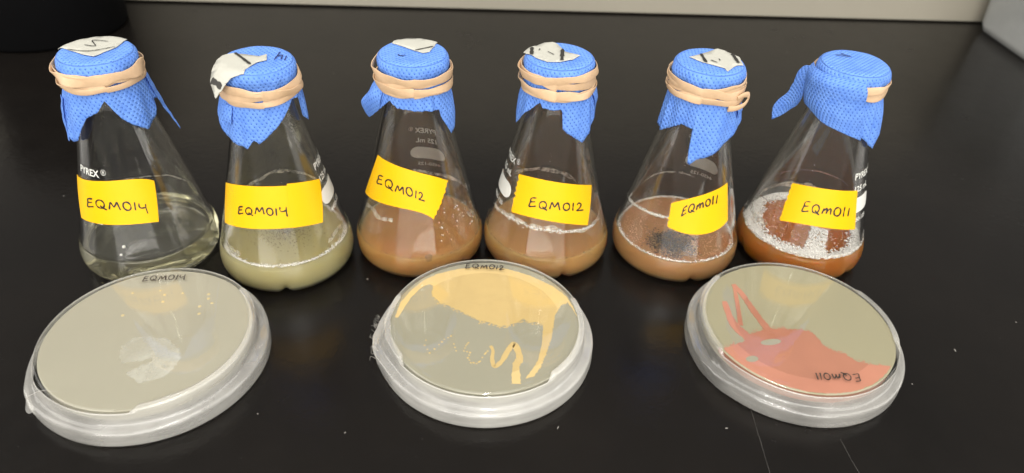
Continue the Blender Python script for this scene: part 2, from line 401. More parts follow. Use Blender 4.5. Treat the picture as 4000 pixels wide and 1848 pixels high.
def bubbles(rng, n, spot, rad, seg=6):
    parts = []
    for _ in range(n):
        x, y, z = spot(rng); r = rng.uniform(*rad)
        v, f = [], []
        rows = 3
        v.append((x, y, z + r))
        for j in range(1, rows):
            th = math.pi * j / rows
            for i in range(seg): a = 2 * math.pi * (i + .5 * j) / seg; v.append((x + r * math.sin(th) * math.cos(a), y + r * math.sin(th) * math.sin(a), z + r * math.cos(th)))
        v.append((x, y, z - r))
        for i in range(seg): f.append((0, 1 + i, 1 + (i + 1) % seg))
        for j in range(rows - 2):
            for i in range(seg):
                a = 1 + j * seg + i; b = 1 + j * seg + (i + 1) % seg; f.append((a, a + seg, b + seg, b))
        e = len(v) - 1; o = 1 + (rows - 2) * seg
        for i in range(seg): f.append((o + i, e, o + (i + 1) % seg))
        parts.append((v, f))
    return join(parts)
def ring_residue(phis, width, jit, k, inset=.12, n=160):
    # uneven dried band clinging to the inner wall; phis: (phi, z) control points
    v, f = [], []
    P = catmull(phis, 12)
    for i, (ph, z) in enumerate(P):
        w = width * (.55 + .9 * abs(nz(ph * .09, k * 3.1, .5)))
        z = z + jit * nz(ph * .06, 7.7, k)
        for s in (-1, -.33, .33, 1):
            zz = z + s * w * .5; v.append(pol(ph, inner_r(zz) - inset - .12 * (1 - s * s), zz))
    m = len(P)
    for i in range(m - 1):
        for s in range(3): a = i * 4 + s; f.append((a, a + 1, a + 5, a + 4))
    return v, f

# printed enamel block shared by all flasks: text from the built-in font, wrapped on the glass
def text_mesh(txt, h):
    cu = bpy.data.curves.new('print_text', 'FONT'); cu.body = txt; cu.size = h * MM; cu.align_x = 'CENTER'; cu.offset = h * MM * .018
    o = bpy.data.objects.new('print_text', cu); COL.objects.link(o)
    dg = bpy.context.evaluated_depsgraph_get(); ev = o.evaluated_get(dg); me = ev.to_mesh()
    bm = bmesh.new(); bm.from_mesh(me); ev.to_mesh_clear()
    bmesh.ops.triangulate(bm, faces=bm.faces)
    bmesh.ops.remove_doubles(bm, verts=bm.verts, dist=1e-7)
    v = [(q.co.x / MM, q.co.y / MM) for q in bm.verts]; f = [tuple(w.index for w in p.verts) for p in bm.faces]
    bm.free(); bpy.data.objects.remove(o); bpy.data.curves.remove(cu); return v, f
PRINT = []
for txt, h, z in (('PYREX', 4.6, 57.2), ('125 mL', 4.3, 50.6), ('4450-125', 3.1, 34.2)):
    v, f = text_mesh(txt, h); PRINT.append(([(x, y + z) for x, y in v], f))
v, f = text_mesh('R', 1.7); PRINT.append(([(x + 9.4, y + 59.2) for x, y in v], f))
rg = [(9.4 + 1.25 * math.cos(R(a)), 59.8 + 1.25 * math.sin(R(a))) for a in range(0, 361, 20)]
PRINT.append(strip_on(rg, .26, lambda p, l: p))
bl = []
for i in range(49):                              # the white writing patch, denser so that it wraps
    x = lerp(-9.6, 9.6, i / 48); h = 4.1 * (1 - max(0, (abs(x) - 5.4) / 4.3) ** 2) ** .5 if abs(x) < 9.69 else .2
    bl += [(x, 43.2 - h), (x, 43.2), (x, 43.2 + h)]
PRINT.append((bl, [(3 * i + j, 3 * i + 3 + j, 3 * i + 4 + j, 3 * i + 1 + j) for i in range(48) for j in range(2)]))
PRINT_PHI = [-57, 72, 165, -72, 162, 68]

# yellow label corners on the glass: top edge left/mid/right, bottom edge left/mid/right in (phi, height)
LAB = [
    ([(-92, 51.6), (-19.1, 56.2), (19.8, 52.3)], [(-76, 32.6), (-28.2, 35.0), (9.6, 33.4)], ('EQM014', [(-61, 41.5), (-24.7, 42.5), (3.4, 39.3)], 4.2), None),
    ([(-86.3, 50.9), (-18.6, 57.6), (54.2, 52.0)], [(-76, 31.8), (-18.4, 37.2), (37.7, 33.7)], ('EQM014', [(-50.4, 42.2), (-21.4, 44.1), (4.9, 42.8)], 3.9), None),
    ([(-65.2, 61.6), (-6.4, 59.6), (38.6, 51.6)], [(-84, 36.6), (-20.8, 40.8), (14.1, 35.0)], ('EQM012', [(-56.2, 48.6), (-20.6, 48.1), (6.9, 44.2)], 4.4), 'R'),
    ([(-42.1, 54.6), (7.1, 55.2), (60.7, 48.6)], [(-40.7, 34.8), (2, 35.6), (46.5, 29.7)], ('EQM012', [(-20.5, 41.2), (10.3, 41.2), (43.1, 38.1)], 4.4), 'L'),
    ([(-9.8, 44.9), (20.2, 50.4), (62.4, 53.7)], [(-8.2, 32.9), (29.1, 30.6), (62.3, 33.6)], ('EQm011', [(3.8, 39.9), (22.1, 44.0), (45.5, 45.7)], 4.4), 'L'),
    ([(-26.1, 51.0), (13.4, 53.2), (58.4, 51.4)], [(-22.2, 31.0), (15.2, 33.9), (61.3, 30.4)], ('EQm011', [(-4.1, 40), (20.6, 40.3), (50.7, 39)], 5.0), 'L'),
]
def quad3(P, u):     # curve through three points at u = 0, .5, 1
    a, b, c = P; return tuple(2 * (u - .5) * (u - 1) * x - 4 * u * (u - 1) * y + 2 * u * (u - .5) * z for x, y, z in zip(a, b, c))
def label_part(k, root):
    top, bot, (txt, base, h), torn = LAB[k]
    nu, nv = 40, 14; V, F = [], []
    def pt(u, v, lift):
        a = quad3(bot, u); b = quad3(top, u); ph, z = lerp(a[0], b[0], v), lerp(a[1], b[1], v); return pol(ph, glass_r(z) + lift, z)
    for side, lift in ((0, .27), (1, .12)):
        for i in range(nu + 1):
            for j in range(nv + 1):
                u, v = i / nu, j / nv
                if torn == 'R' and i == nu: u += .022 * nz(j * 1.3, k, 2) + .012 * (-1) ** j
                if torn == 'L' and i == 0: u += .03 * nz(j * .9, k, 5) + .010 * (-1) ** j
                lf = lift
                if k == 4: lf += .5 * max(0, 1 - abs(u - .25) / .3) * max(0, .45 - v)      # lifted crease near the lower corner
                V.append(pt(u, v + .004 * nz(i * .4, k, v), lf))
    M = (nu + 1) * (nv + 1)
    for i in range(nu):
        for j in range(nv):
            a = i * (nv + 1) + j; q = (a, a + nv + 1, a + nv + 2, a + 1); F.append(q); F.append(tuple(M + x for x in q[::-1]))
    def rim(l):
        for a, b in zip(l, l[1:]): F.append((a, b, b + M, a + M))
    rim([i * (nv + 1) for i in range(nu + 1)][::-1]); rim([i * (nv + 1) + nv for i in range(nu + 1)]); rim(list(range(nv + 1))); rim([nu * (nv + 1) + j for j in range(nv + 1)][::-1])
    lab = link('tape_label', recalc(pydata('tape_label', V, F)), 'yellow', root, sharp=40)
    if k == 1:       # second overlapping piece on the right end
        V2, F2 = [], []; n = 10
        for i in range(n + 1):
            for j in range(n + 1):
                u, v = lerp(.70, 1.012, i / n), lerp(-.006, 1.05, j / n); V2.append(pt(u, v, .38))
        for i in range(n):
            for j in range(n): a = i * (n + 1) + j; F2.append((a, a + n + 1, a + n + 2, a + 1))
        link('tape_overlap', pydata('tape_overlap', V2, F2), 'yellow', lab)
    st, wd = handwriting(txt, k + 3); parts = []
    for s in st:
        def place(p, lift):
            u = p[0]; b = quad3(base, u); z = b[1] + p[1]
            ex = (.5 * max(0, 1 - .12 / .3) * .1) if k == 4 else 0
            return pol(b[0], glass_r(z) + .36 + ex, z)
        # widths are in mm: convert the writing to (u, mm) with u scaled
        arc = abs(base[2][0] - base[0][0]) * math.pi / 180 * 25.0
        pts = [(x / wd * arc, y * h) for x, y in s]
        parts.append(strip_on(pts, .82, lambda p, l: place((p[0] / arc, p[1]), l)))
    v, f = join(parts); link('lettering', pydata('lettering', v, f), 'ink', lab)

def make_flask(k, label):
    x, y = FL[k]; rz = math.atan2(y, x) - math.pi / 2
    root = tag(empty('erlenmeyer_flask', x, y, 0.25, rz), label, 'flask', 'conical flasks in a row')
    v, f = lathe(densify(OUT, 2)[:-1] + [OUT[-1]] + densify(INN, 2), 144, dent(k))
    link('glass_body', recalc(pydata('glass_body', v, f)), 'glass', root)
    # culture
    zl = LEVEL[k]
    low = [(r, z) for r, z in INN[::-1] if z < zl - .6]
    low = [(r + (.25 if r > 0 else 0), z - .2) for r, z in low]
    rt_ = inner_r(zl) + .25
    prof = low + [(inner_r(zl + .7) + .25, zl + .7), (rt_ - .9, zl + .18), (rt_ - 2.2, zl), (rt_ - 5, zl - .05), (10, zl - .06), (0, zl - .06)]
    v, f = lathe(densify(prof, 2), 144, dent(k))
    liq = link('culture_liquid', recalc(pydata('culture_liquid', v, f)), 'liq%d' % (k + 1), root)
    rng = random.Random(50 + k); ri = inner_r(zl)
    def foam(name, n, spot, rad, mat, host=liq):
        v, f = bubbles(rng, n, spot, rad); o = link(name, pydata(name, v, f), mat, host); o['kind'] = 'stuff'; return o
    if k == 0:
        def sp(r_): a = r_.uniform(0, 360); return pol(a, ri - 1.0 - abs(r_.gauss(0, .8)), zl + .4)
        foam('bubble', 26, sp, (.25, .6), 'bubble')
        for ph, rr, rad in ((-42, 20, .9), (-36, 26, .7)):
            v, f = bubbles(rng, 1, lambda r_: pol(ph, rr, zl + .3), (rad, rad), 12); link('foam_spot', pydata('foam_spot', v, f), 'foam', liq)
    if k == 1:
        def sp(r_):
            a = r_.uniform(-180, 180); w = 1.7 + .9 * nz(a * .03, 1, 1); return pol(a, ri - .5 - abs(r_.gauss(0, .5)) * w, zl + .45 + r_.uniform(0, .5))
        foam('foam_ring', 1700, sp, (.18, .42), 'foam')
        def sp2(r_): rr = abs(r_.gauss(0, 9)); return pol(r_.uniform(0, 360), min(27, rr), zl - .1)
        foam('surface_froth', 700, sp2, (.12, .38), 'bubble')
    if k in (2, 3):
        def sp(r_): a = r_.uniform(-180, 180); return pol(a, ri - .4 - abs(r_.gauss(0, .3)), zl + .3)
        foam('bubble', 60, sp, (.2, .45), 'bubble')
        if k == 2:
            v, f = bubbles(rng, 1, lambda r_: pol(7, ri - 1.2, zl - .2), (2.0, 2.0), 16); link('bubble', pydata('bubble', v, f), 'bubble', liq)
    if k == 4:
        def sp(r_): a = r_.uniform(-180, 180); return pol(a, ri - .4 - abs(r_.gauss(0, .75)), zl + .4 + r_.uniform(0, .4))
        foam('foam_ring', 1300, sp, (.2, .42), 'foam')
        parts = []
        for _ in range(1900):
            a = rng.uniform(0, 360); rr = 27.5 * math.sqrt(rng.random())
            X, Y, Z = pol(a, rr, zl + .05)
            d = math.hypot((X - 0) / 13.5, (Y + 13.5) / 11.5) + .35 * nz(X * .35, Y * .35, 4) + .18 * nz(X * 1.1, Y * 1.1, 9)
            if rng.random() > min(1, max(.04, (d - .55) * 1.9)): continue
            s = rng.uniform(.12, .34); t = rng.uniform(0, 90)
            parts.append(([(X + s * math.cos(R(t + b)), Y + s * math.sin(R(t + b)), Z + rng.uniform(0, .05)) for b in (0, 100, 180, 275)], [(0, 1, 2, 3)]))
        dark = []  # dark specks gathered over the middle of the broth surface
        for _ in range(6500):
            X, Y = rng.uniform(-17, 16), rng.uniform(-28, 1)
            d = math.hypot((X + .5) / 15.5, (Y + 14) / 13.5) + .45 * nz(X * .22, Y * .22, 14) + .35 * nz(X * .8, Y * .8, 2)
            if rng.random() > (1.02 - d) * 1.5 or math.hypot(X, Y) > 27: continue
            s = rng.uniform(.15, .45); t = rng.uniform(0, 90)
            dark.append(([(X + s * math.cos(R(t + b)), Y + s * math.sin(R(t + b)), zl + .03 + rng.uniform(0, .04)) for b in (0, 100, 180, 275)], [(0, 1, 2, 3)]))
        v, f = join(dark); o = link('dark_specks', pydata('dark_specks', v, f), 'dark_bits', liq); o['kind'] = 'stuff'
        v, f = join(parts); o = link('floating_flakes', pydata('floating_flakes', v, f), 'film_bits', liq); o['kind'] = 'stuff'
    if k == 5:
        def sp(r_):
            a = r_.uniform(-180, 180); w = 3.6 + 1.6 * nz(a * .02, 2, 1) + (3.0 if -110 < a < 40 else 0)
            d = abs(r_.gauss(0, .6)) * w; return pol(a, ri - .4 - min(d, 9), zl + .6 + max(0, 1.6 - d * .4) * r_.random())
        foam('foam_ring', 5600, sp, (.28, .75), 'foam')
        def patch(r_):
            while True:
                X, Y = r_.uniform(4, 18), r_.uniform(-23, 3)
                if 5 + 2.2 * nz(Y * .25, 1, 1) - .12 * max(0, -Y - 14) < X < 14 + 3 * nz(Y * .2, 8, 1) + .35 * max(0, -Y - 14) and Y < 2 and math.hypot(X, Y) < 27: return (X, Y, zl + .2 + .3 * r_.random())
        foam('foam_patch', 900, patch, (.25, .6), 'foam')
        def sp3(r_): return pol(r_.uniform(0, 360), 27 * math.sqrt(r_.random()), zl + .02)
        foam('surface_froth', 900, sp3, (.12, .36), 'pinkfoam')
    # dried rings and splashes on the inner wall
    def res(phis, w, j, mat='residue'):
        v, f = ring_residue(phis, w, j, k); link('residue', pydata('residue', v, f), mat, glassbody)
    glassbody = [c for c in root.children if c.name.startswith('glass_body')][0]
    if k == 0: res([(110, 30), (140, 29), (165, 28.5), (200, 29)], 1.3, 1.0)
    if k == 1: res([(95, 32), (120, 35), (142, 36.4), (172, 37.7), (188, 37.4), (201, 34.6), (230, 33)], 2.6, 1.0); res([(40, 22), (60, 23), (85, 23), (100, 23)], 3.2, 1.5); res([(-90, 22), (-70, 21), (-50, 20)], 3, 1.5)
    if k == 2:
        res([(100, 33), (119, 31), (166, 29.5), (186, 32)], 3.2, 2); res([(-92, 31), (-75, 30), (-60, 31.4), (-40, 33.5), (-30, 33)], 3.0, 4.0); res([(58, 33), (62, 29), (66, 26), (80, 24)], 4.0, 5.0); res([(28, 27), (29.5, 24), (30.5, 20), (31, 17)], 1.2, 1.0)
        def sp(r_): a = r_.uniform(20, 90); z = r_.uniform(20, 40); return pol(a, inner_r(z) - .3, z)
        foam('droplet', 40, sp, (.15, .5), 'foam', glassbody)
    if k == 3:
        res([(-125, 36), (-150, 34), (-168, 33.3), (-200, 31), (-213, 29.6)][::-1], 3.0, 1.5); res([(-84, 28.4), (-63, 29.9), (-40, 31.5), (-13, 31.3), (10, 30), (33, 27.6), (64, 27), (95, 27)], 2.4, 1.3); res([(62, 26), (70, 29), (76, 32), (84, 34)], 2.2, 3)
        def sp(r_): a = interp(r_.random(), [(0, -84), (1, 60)])[0]; z = interp(a, [(-84, 28.4), (-40, 31.2), (10, 29.8), (60, 27)])[0] - abs(r_.gauss(0, .7)); return pol(a, inner_r(z) - .3, z)
        foam('droplet', 420, sp, (.15, .42), 'foam', glassbody)
    if k == 4:
        res([(-190, 32.8), (-158, 34), (-137, 33.4), (-123, 31.5), (-108, 29.5), (-95, 29), (-64, 32.7), (-39, 34.8), (-17, 36.4), (0, 37)], 1.3, .6)
        def sp(r_): a = r_.uniform(-95, -5); z = interp(a, [(-95, 29), (-64, 32.4), (-39, 34.5), (-5, 36.6)])[0] + r_.gauss(0, .3); return pol(a, inner_r(z) - .3, z)
        foam('droplet', 360, sp, (.18, .42), 'foam', glassbody)
    if k == 5:
        res([(-224.4, 36.2), (-196.6, 36.7), (-167.3, 36), (-135.6, 34.6), (-110.3, 33.5), (-94, 30), (-56, 34.4), (-40, 35.7), (-26, 37), (-5, 38)], .9, .4, 'pinkresidue')
        res([(-95, 22), (-75, 24), (-50, 24), (-35, 23)], 4.0, 2.0); res([(140, 24), (180, 25), (220, 24), (250, 23)], 4.5, 2)
    # printed marks
    parts = []
    for pv, pf in PRINT:
        parts.append(([pol(PRINT_PHI[k] + math.degrees(px / glass_r(50)) , glass_r(pz) + .07, pz) for px, pz in pv], pf))
    v, f = join(parts); link('printed_marking', pydata('printed_marking', v, f), 'enamel', glassbody)
    label_part(k, root)
    return root

# ------------------------------------------------------------------ blue cloth covers
def cone_r(z): return glass_r(z)
HEM = [
    [(-180, 86, 17.5), (-140, 82, 20), (-108, 85, 19.5), (-97, 80, 20.4), (-90, 77.5, 20.6), (-86, 72.0, 21), (-79, 71.2, 20.4), (-62, 74, 19.4), (-52, 80, 18.4), (-42, 85.4, 17.6), (-21, 89, 17.4), (-8, 93.9, 17), (7, 84.8, 17.8), (15.5, 81.7, 18), (37, 76.2, 19.2), (62, 79, 18.8), (79, 85, 18.5), (95, 83, 19.5), (120, 88, 18), (180, 86, 17.5)],
    [(-180, 88, 17.2), (-110, 88, 19), (-92, 85.5, 20.4), (-86, 83, 20.4), (-74, 78.2, 19), (-32, 75.6, 19.2), (-22, 80.1, 18.6), (-14.4, 78.5, 18.7), (11, 84.9, 17.8), (34, 91.7, 17.2), (46, 95, 16.6), (58, 95, 16.6), (60, 86, 17.6), (75, 81, 18.6), (86, 79.2, 19.0), (92, 80, 19), (104, 92, 18), (180, 88, 17.2)],
    [(-180, 88, 17.2), (-120, 90, 17.2), (-75, 90, 17.3), (-66, 85.5, 17.7), (-42, 92.5, 17), (-28, 90.4, 17.6), (-4, 89.7, 18), (20, 88.8, 18), (38, 88.2, 17.8), (41, 84, 17.9), (59, 73.5, 19.8), (69, 75.3, 19.6), (78, 82.8, 18.6), (95, 90, 17.2), (180, 88, 17.2)],
    [(-180, 90, 17.2), (-110, 88, 17.6), (-90, 84, 18.2), (-80, 79, 18.9), (-75.7, 76.6, 19.3), (-65, 81, 18.3), (-47, 86.9, 17.5), (-25, 93.6, 17), (-20, 91, 17.3), (5, 91.1, 17.4), (10.5, 90.8, 17.5), (13, 81.7, 18), (45, 73.3, 19.8), (67, 78.7, 19), (80, 82.8, 18.9), (90, 86, 19), (105, 90, 18), (180, 90, 17.2)],
    [(-180, 88, 17.2), (-120, 86, 18), (-92, 80, 18.8), (-82, 77.8, 18.9), (-60, 75.8, 19.2), (-41, 80.3, 18.1), (-24, 84, 17.6), (-4.4, 83.6, 17.6), (-4.0, 77.5, 18.9), (-3.0, 67.2, 21.3), (0.7, 66.2, 21.5), (9, 69.1, 20.8), (33, 72.7, 20), (62, 78.3, 18.8), (84, 83, 19.6), (100, 86, 18.5), (180, 88, 17.2)],
    [(-180, 90, 17.2), (-90, 90, 17.2), (-66, 89, 17.2), (-57, 89.4, 17.2), (-18, 87.6, 17.4), (13, 86.6, 17.6), (44, 80.4, 18.2), (49, 79.2, 18.4), (75, 72.2, 19.9), (86, 70.4, 20.3), (94, 77, 20.6), (110, 86, 18), (180, 90, 17.2)],
]
CAPP = [(.01, 110.15), (4, 110.18), (8, 110.25), (11.5, 110.38), (13.4, 110.4), (14.7, 110.15), (15.6, 109.5), (16.2, 108.6), (16.55, 107.4), (16.7, 106.2), (16.5, 105), (16.1, 103.6), (15.8, 101.5), (15.8, 99.5), (15.9, 97.5)]
def cap_top_z(rho):
    if rho < 13.4: return 110.4
    return 110.4 - .10 * (rho - 13.4) ** 2
def patch_from_grid(name, G, parent, nu=8, nv=8, thick=.18, uvoff=(0, 0)):
    # G rows x cols of (phi, r, z); smooth interpolating sheet
    rows = [catmull([pol(*c) for c in row], nu) for row in G]
    cols = [catmull([rows[i][j] for i in range(len(rows))], nv) for j in range(len(rows[0]))]
    V, F, UV = [], [], []
    m = len(cols[0])
    for j, c in enumerate(cols):
        for i, p in enumerate(c):
            w = .35 * nz(p[0] * .25, p[1] * .25, p[2] * .25 + 3)
            V.append((p[0] + w, p[1] - w * .5, p[2])); UV.append(None)
    # uv by accumulated length
    for j in range(len(cols)):
        for i in range(m):
            if i == 0: vv = 0
            else: vv = UV[j * m + i - 1][1] + math.dist(V[j * m + i], V[j * m + i - 1])
            uu = 0 if j == 0 else UV[(j - 1) * m + i][0] + math.dist(V[j * m + i], V[(j - 1) * m + i])
            UV[j * m + i] = (uu, vv)
    UV = [(a + uvoff[0], b + uvoff[1]) for a, b in UV]
    for j in range(len(cols) - 1):
        for i in range(m - 1): a = j * m + i; F.append((a, a + m, a + m + 1, a + 1))
    o = link(name, pydata(name, V, F, UV), 'cloth', parent)
    md = o.modifiers.new('thick', 'SOLIDIFY'); md.thickness = thick * MM; md.offset = 0
    return o
FLAPS = [
    [[[(78, 17.2, 98), (92, 17.6, 98.5)], [(80, 18.4, 91), (94, 19.2, 92)], [(88, 20.6, 81), (96, 21.6, 82.5)], [(92.5, 23.6, 72), (95, 24.2, 72.4)], [(93, 26.2, 64.7), (93.6, 26.4, 65.0)]],
     [[(-96, 18.5, 92), (-82, 18.6, 92)], [(-98, 20.6, 84), (-84, 20.2, 84)], [(-94, 21.2, 77), (-86, 20.6, 77)], [(-90, 21.6, 70.5), (-84, 21.2, 71)]]],
    [[[(-66, 17.9, 94.5), (-50, 17.6, 94.5)], [(-66, 19.6, 90), (-49, 19.3, 90)], [(-65, 19.9, 87.2), (-50, 19.6, 86.6)]]],
    [[[(-58, 16.9, 95.5), (-70, 17.3, 97), (-86, 18.0, 98)], [(-60, 18.2, 91), (-74, 20.6, 92.5), (-88, 21.4, 91.5)], [(-64, 18.2, 87), (-82, 22.6, 86), (-90, 24.8, 87)], [(-72, 18.8, 83.5), (-90, 22.6, 80.0), (-92, 25.0, 83.5)], [(-84, 20.6, 80.0), (-94, 22.0, 77), (-94, 23.6, 80)]]],
    [[[(70, 17.2, 97), (92, 17.6, 97.5)], [(74, 18.6, 92), (93, 19.4, 91.5)], [(80, 18.6, 86), (94, 19.2, 85.5)]]],
    [[[(62, 17.3, 95), (82, 17.6, 95)], [(66, 18.8, 90.5), (86, 19.0, 90)], [(70, 18.6, 87), (88, 18.6, 86.8)]]],
    [[[(-88, 17.9, 106.6), (-60, 17.8, 107.2), (-30, 17.5, 107.8), (0, 17.4, 108.3), (25, 17.4, 108.3)],
      [(-88, 19.9, 103), (-60, 19.8, 103.4), (-30, 19.7, 104), (0, 19.6, 104.6), (27, 19.4, 104.6)],
      [(-86, 19.6, 97), (-60, 19.6, 96), (-30, 19.4, 97), (0, 19.3, 97), (31, 19.2, 97)],
      [(-80, 18.9, 92), (-58, 19.2, 91.5), (-28, 19.3, 91), (2, 19.4, 90), (36, 19.4, 88.5)],
      [(-66, 18.3, 88.6), (-50, 18.5, 88.6), (-18, 18.9, 85.4), (13, 19.2, 82.8), (43, 19.6, 79)]],
     [[(-80, 18.9, 105.6), (-88, 21.6, 104.0), (-90, 23.8, 100.4)], [(-82, 19.4, 99), (-88, 22.6, 97.5), (-91, 24.6, 94)], [(-82, 19.2, 93), (-90, 23.4, 91), (-93, 26.0, 88)], [(-80, 18.7, 89.0), (-92, 24.0, 83), (-94, 30.8, 79.8)], [(-86, 19.6, 84), (-94, 25.0, 75.8), (-94, 30.2, 71.2)]]],
]
TAPE = [
    ([(-14.0, 9.6), (-5.8, 15.5), (1.5, 16.4), (8.0, 14.4), (14.1, 6.7), (8.8, -1.4), (-1.3, -8.1), (-5.4, -3.5), (-10.3, 4.0)], [([(-10.4, 3.3), (-2.2, -2.2), (8.2, -1.6)], .6)], [[(-3.5, 5.7), (0.6, 2.7), (0.3, 9.6), (6.2, 5.7)]]),
    ([(-13.9, 7.0), (-8.8, 7.6), (1.3, 1.8), (4.7, 3.2), (4.2, -3.1), (-0.2, -4.8), (-4.9, -10.5), (-6.0, -14.4), (-11.4, -13.8), (-15.5, -14.6), (-19.1, -14.0), (-20.3, -6.7), (-18.7, -1.0), (-16.5, 4.0)], [([(-8.4, 7.1), (-2.8, -6.8)], 1.5), ([(-19.9, -6.8), (-16.0, -14.0)], 1.5)], []),
    ([(-9.4, 9.1), (-8.2, 13.6), (-4.9, 16.3), (-.9, 15.6), (4.6, 15.4), (11.1, 12.4), (11.6, 10.1), (10.2, 5.5), (7.6, -1.1), (4.6, -2.5), (0.6, 0.6), (-5.3, 5.9)], [([(-8.2, 13.4), (1.8, 15.3)], .8), ([(1.1, -0.2), (9.5, 4.0)], .9)], []),
    ([(-17.0, 2.2), (-14.3, 7.4), (-11.3, 8.0), (-7.8, 12.5), (-4.2, 14.4), (-1.7, 12.0), (2.2, 3.5), (9.2, 0.3), (6.0, -4.7), (0.2, -8.6), (-5.6, -9.6), (-10.5, -6.2), (-13.0, -3.0), (-15.5, -1.2)], [([(-13.4, 5.3), (-13.0, -3.5)], 1.9), ([(1.0, 5.6), (1.0, -7.6)], 1.9)], [[(-10.0, 2.1), (-9.5, 3.7)], [(-5.8, 1.3), (-2.7, -1.9)]]),
    ([(-9.7, -0.9), (-5.0, 4.8), (0.2, 11.7), (2.4, 14.9), (5.4, 13.7), (10.3, 9.4), (12.6, 8.8), (14.8, -0.9), (12.0, -2.0), (8.3, -10.7), (6.8, -7.7), (1.0, -5.6), (-3.6, -4.5)], [([(-4.9, 4.2), (-1.7, -4.9)], 1.7), ([(9.3, 9.6), (12.6, 0.1)], 1.7)], [[(0.1, -1.5), (3.1, -3.3)], [(3.6, 1.4), (4.3, -0.6)]]),
    None,
]
CLOTH_INK = {1: [[(7.5, -3.2), (10.7, 4.7)], [(9.1, -.1), (11.2, .9), (10.2, -3.9)], [(13.0, -.3), (11.7, -5.0)]], 2: [[(-6.7, -3.6), (-5.6, -5.0), (-3.3, -4.4)]], 5: [[(-9.7, 2.9), (-6, 3.4), (-2.5, 4.9)], [(-7.9, 6.7), (-5.5, 5.6), (-3.1, 5.3)], [(-9, 3.8), (-4, 5.4)]]}
def crease(ph, z, k):
    # sharp-edged pleats running out from under the band
    q = ph / 27 + .9 * nz(ph * .02, k * 1.7, .4) + .012 * (z - 90) * nz(ph * .03, 8, k)
    return 1.5 * (abs((q % 1) - .5) * 2 - .5) * (.35 + .9 * abs(nz(ph * .035, 3.3, k)))
def make_cover(k, label):
    x, y = FL[k]; rz = math.atan2(y, x) - math.pi / 2
    root = tag(empty('cloth_cover', x, y, 110.4, rz), label, 'cloth cover', 'blue cloth covers on the flasks')
    dz = -110.4
    nphi, hem = 300, HEM[k]
    V, F, UV = [], [], []
    rows = []
    arc = 0; pr = None
    ang0 = random.Random(k).uniform(0, 90)
    for (r, z) in densify(CAPP, 2):
        if pr: arc += math.dist((r, z), pr)
        pr = (r, z); row = []
        for i in range(nphi):
            ph = 360 * i / nphi - 180
            w = max(0, min(1, (109.8 - z) / 4))
            rr = r + w * (.28 * math.sin(R(ph * 7 + k * 40)) * abs(nz(ph * .02, k, 1)) * 2 + .6 * nz(ph * .04, k * 2.2, z * .12) + .45 * crease(ph * 1.3 + 20, z, k + 7) * min(1, max(0, (107.5 - z) / 3)))
            zz = z + (1 - w) * .22 * nz(r * math.sin(R(ph)) * .12, r * math.cos(R(ph)) * .12, k * 5.1)
            if k == 4: rr += w * .5 * abs(math.cos(R(ph * 2.5)))
            row.append(len(V)); V.append(pol(ph, rr, zz + dz))
            a = R(ph + ang0)
            if arc < 15.5: UV.append((arc * math.sin(a), -arc * math.cos(a)))
            else: UV.append((15.8 * R(ph) + 7 * k, -arc))
        rows.append(row)
    z0, rb = CAPP[-1][1], CAPP[-1][0]; NR = 16
    for t_ in range(1, NR + 1):
        t = t_ / NR; row = []
        for i in range(nphi):
            ph = 360 * i / nphi - 180
            hz, hr = interp(ph, hem)
            hz += .35 * nz(ph * .35, k, 2.2) + .3 * nz(ph * 1.3, k, 5.2)
            zz = lerp(z0, hz, t)
            rr = rb + (hr - rb) * t ** .7 + min(1, t * 2.2) * (.55 * nz(ph * .045, k * 3.3, zz * .06) + crease(ph, zz, k))
            rr = max(rr, cone_r(zz) + .75)
            row.append(len(V)); V.append(pol(ph, rr, zz + dz)); UV.append((15.8 * R(ph) * (1 + .12 * t) + 7 * k, -arc - (z0 - zz)))
        rows.append(row)
    for a, b in zip(rows, rows[1:]):
        for i in range(nphi): j = (i + 1) % nphi; F.append((a[i], b[i], b[j], a[j]))
    F.append(tuple(rows[0]))
    c = link('cloth', pydata('cloth', V, F, UV), 'cloth', root)
    md = c.modifiers.new('thick', 'SOLIDIFY'); md.thickness = .18 * MM; md.offset = 1
    for i, G in enumerate(FLAPS[k]):
        o = patch_from_grid('flap', G, root, uvoff=(3 * i + k, 5)); o.location = (0, 0, dz * MM)
    def place(p, lift):
        rho = math.hypot(*p); return (p[0], p[1], cap_top_z(rho) + .42 + lift + dz)
    if TAPE[k]:
        poly, stripes, marks = TAPE[k]
        # jagged outline, filled with a grid so the piece follows the dome
        edge = []
        for a, b in zip(poly, poly[1:] + poly[:1]):
            for i in range(6):
                t = i / 6; edge.append((lerp(a[0], b[0], t) + .28 * nz(a[0] + t * 4, a[1], k), lerp(a[1], b[1], t) + .28 * nz(a[1], t * 4 + b[0], k + 3)))
        bm = bmesh.new(); vs = [bm.verts.new((p[0] * MM, p[1] * MM, 0)) for p in edge]; bm.faces.new(vs)
        bmesh.ops.triangulate(bm, faces=bm.faces)
        bmesh.ops.subdivide_edges(bm, edges=bm.edges, cuts=3, use_grid_fill=True)
        for v in bm.verts:
            q = place((v.co.x / MM, v.co.y / MM), .15 * nz(v.co.x * 300, v.co.y * 300, k)); v.co = Vector(q) * MM
        bmesh.ops.recalc_face_normals(bm, faces=bm.faces)
        me = bpy.data.meshes.new('tape_piece'); bm.to_mesh(me); bm.free()
        tp = link('tape_piece', me, 'cream', root); tp['label'] = 'torn cream tape with dark stripes'
        md = tp.modifiers.new('thick', 'SOLIDIFY'); md.thickness = .22 * MM; md.offset = 1
        for pts, w in stripes:
            v, f = strip_on(catmull(pts, 12), w, place, .62); link('stripe', pydata('stripe', v, f), 'stripe', tp)
        for pts in marks:
            v, f = strip_on(catmull(pts, 6), .55, place, .64); link('pen_mark', pydata('pen_mark', v, f), 'ink', tp)
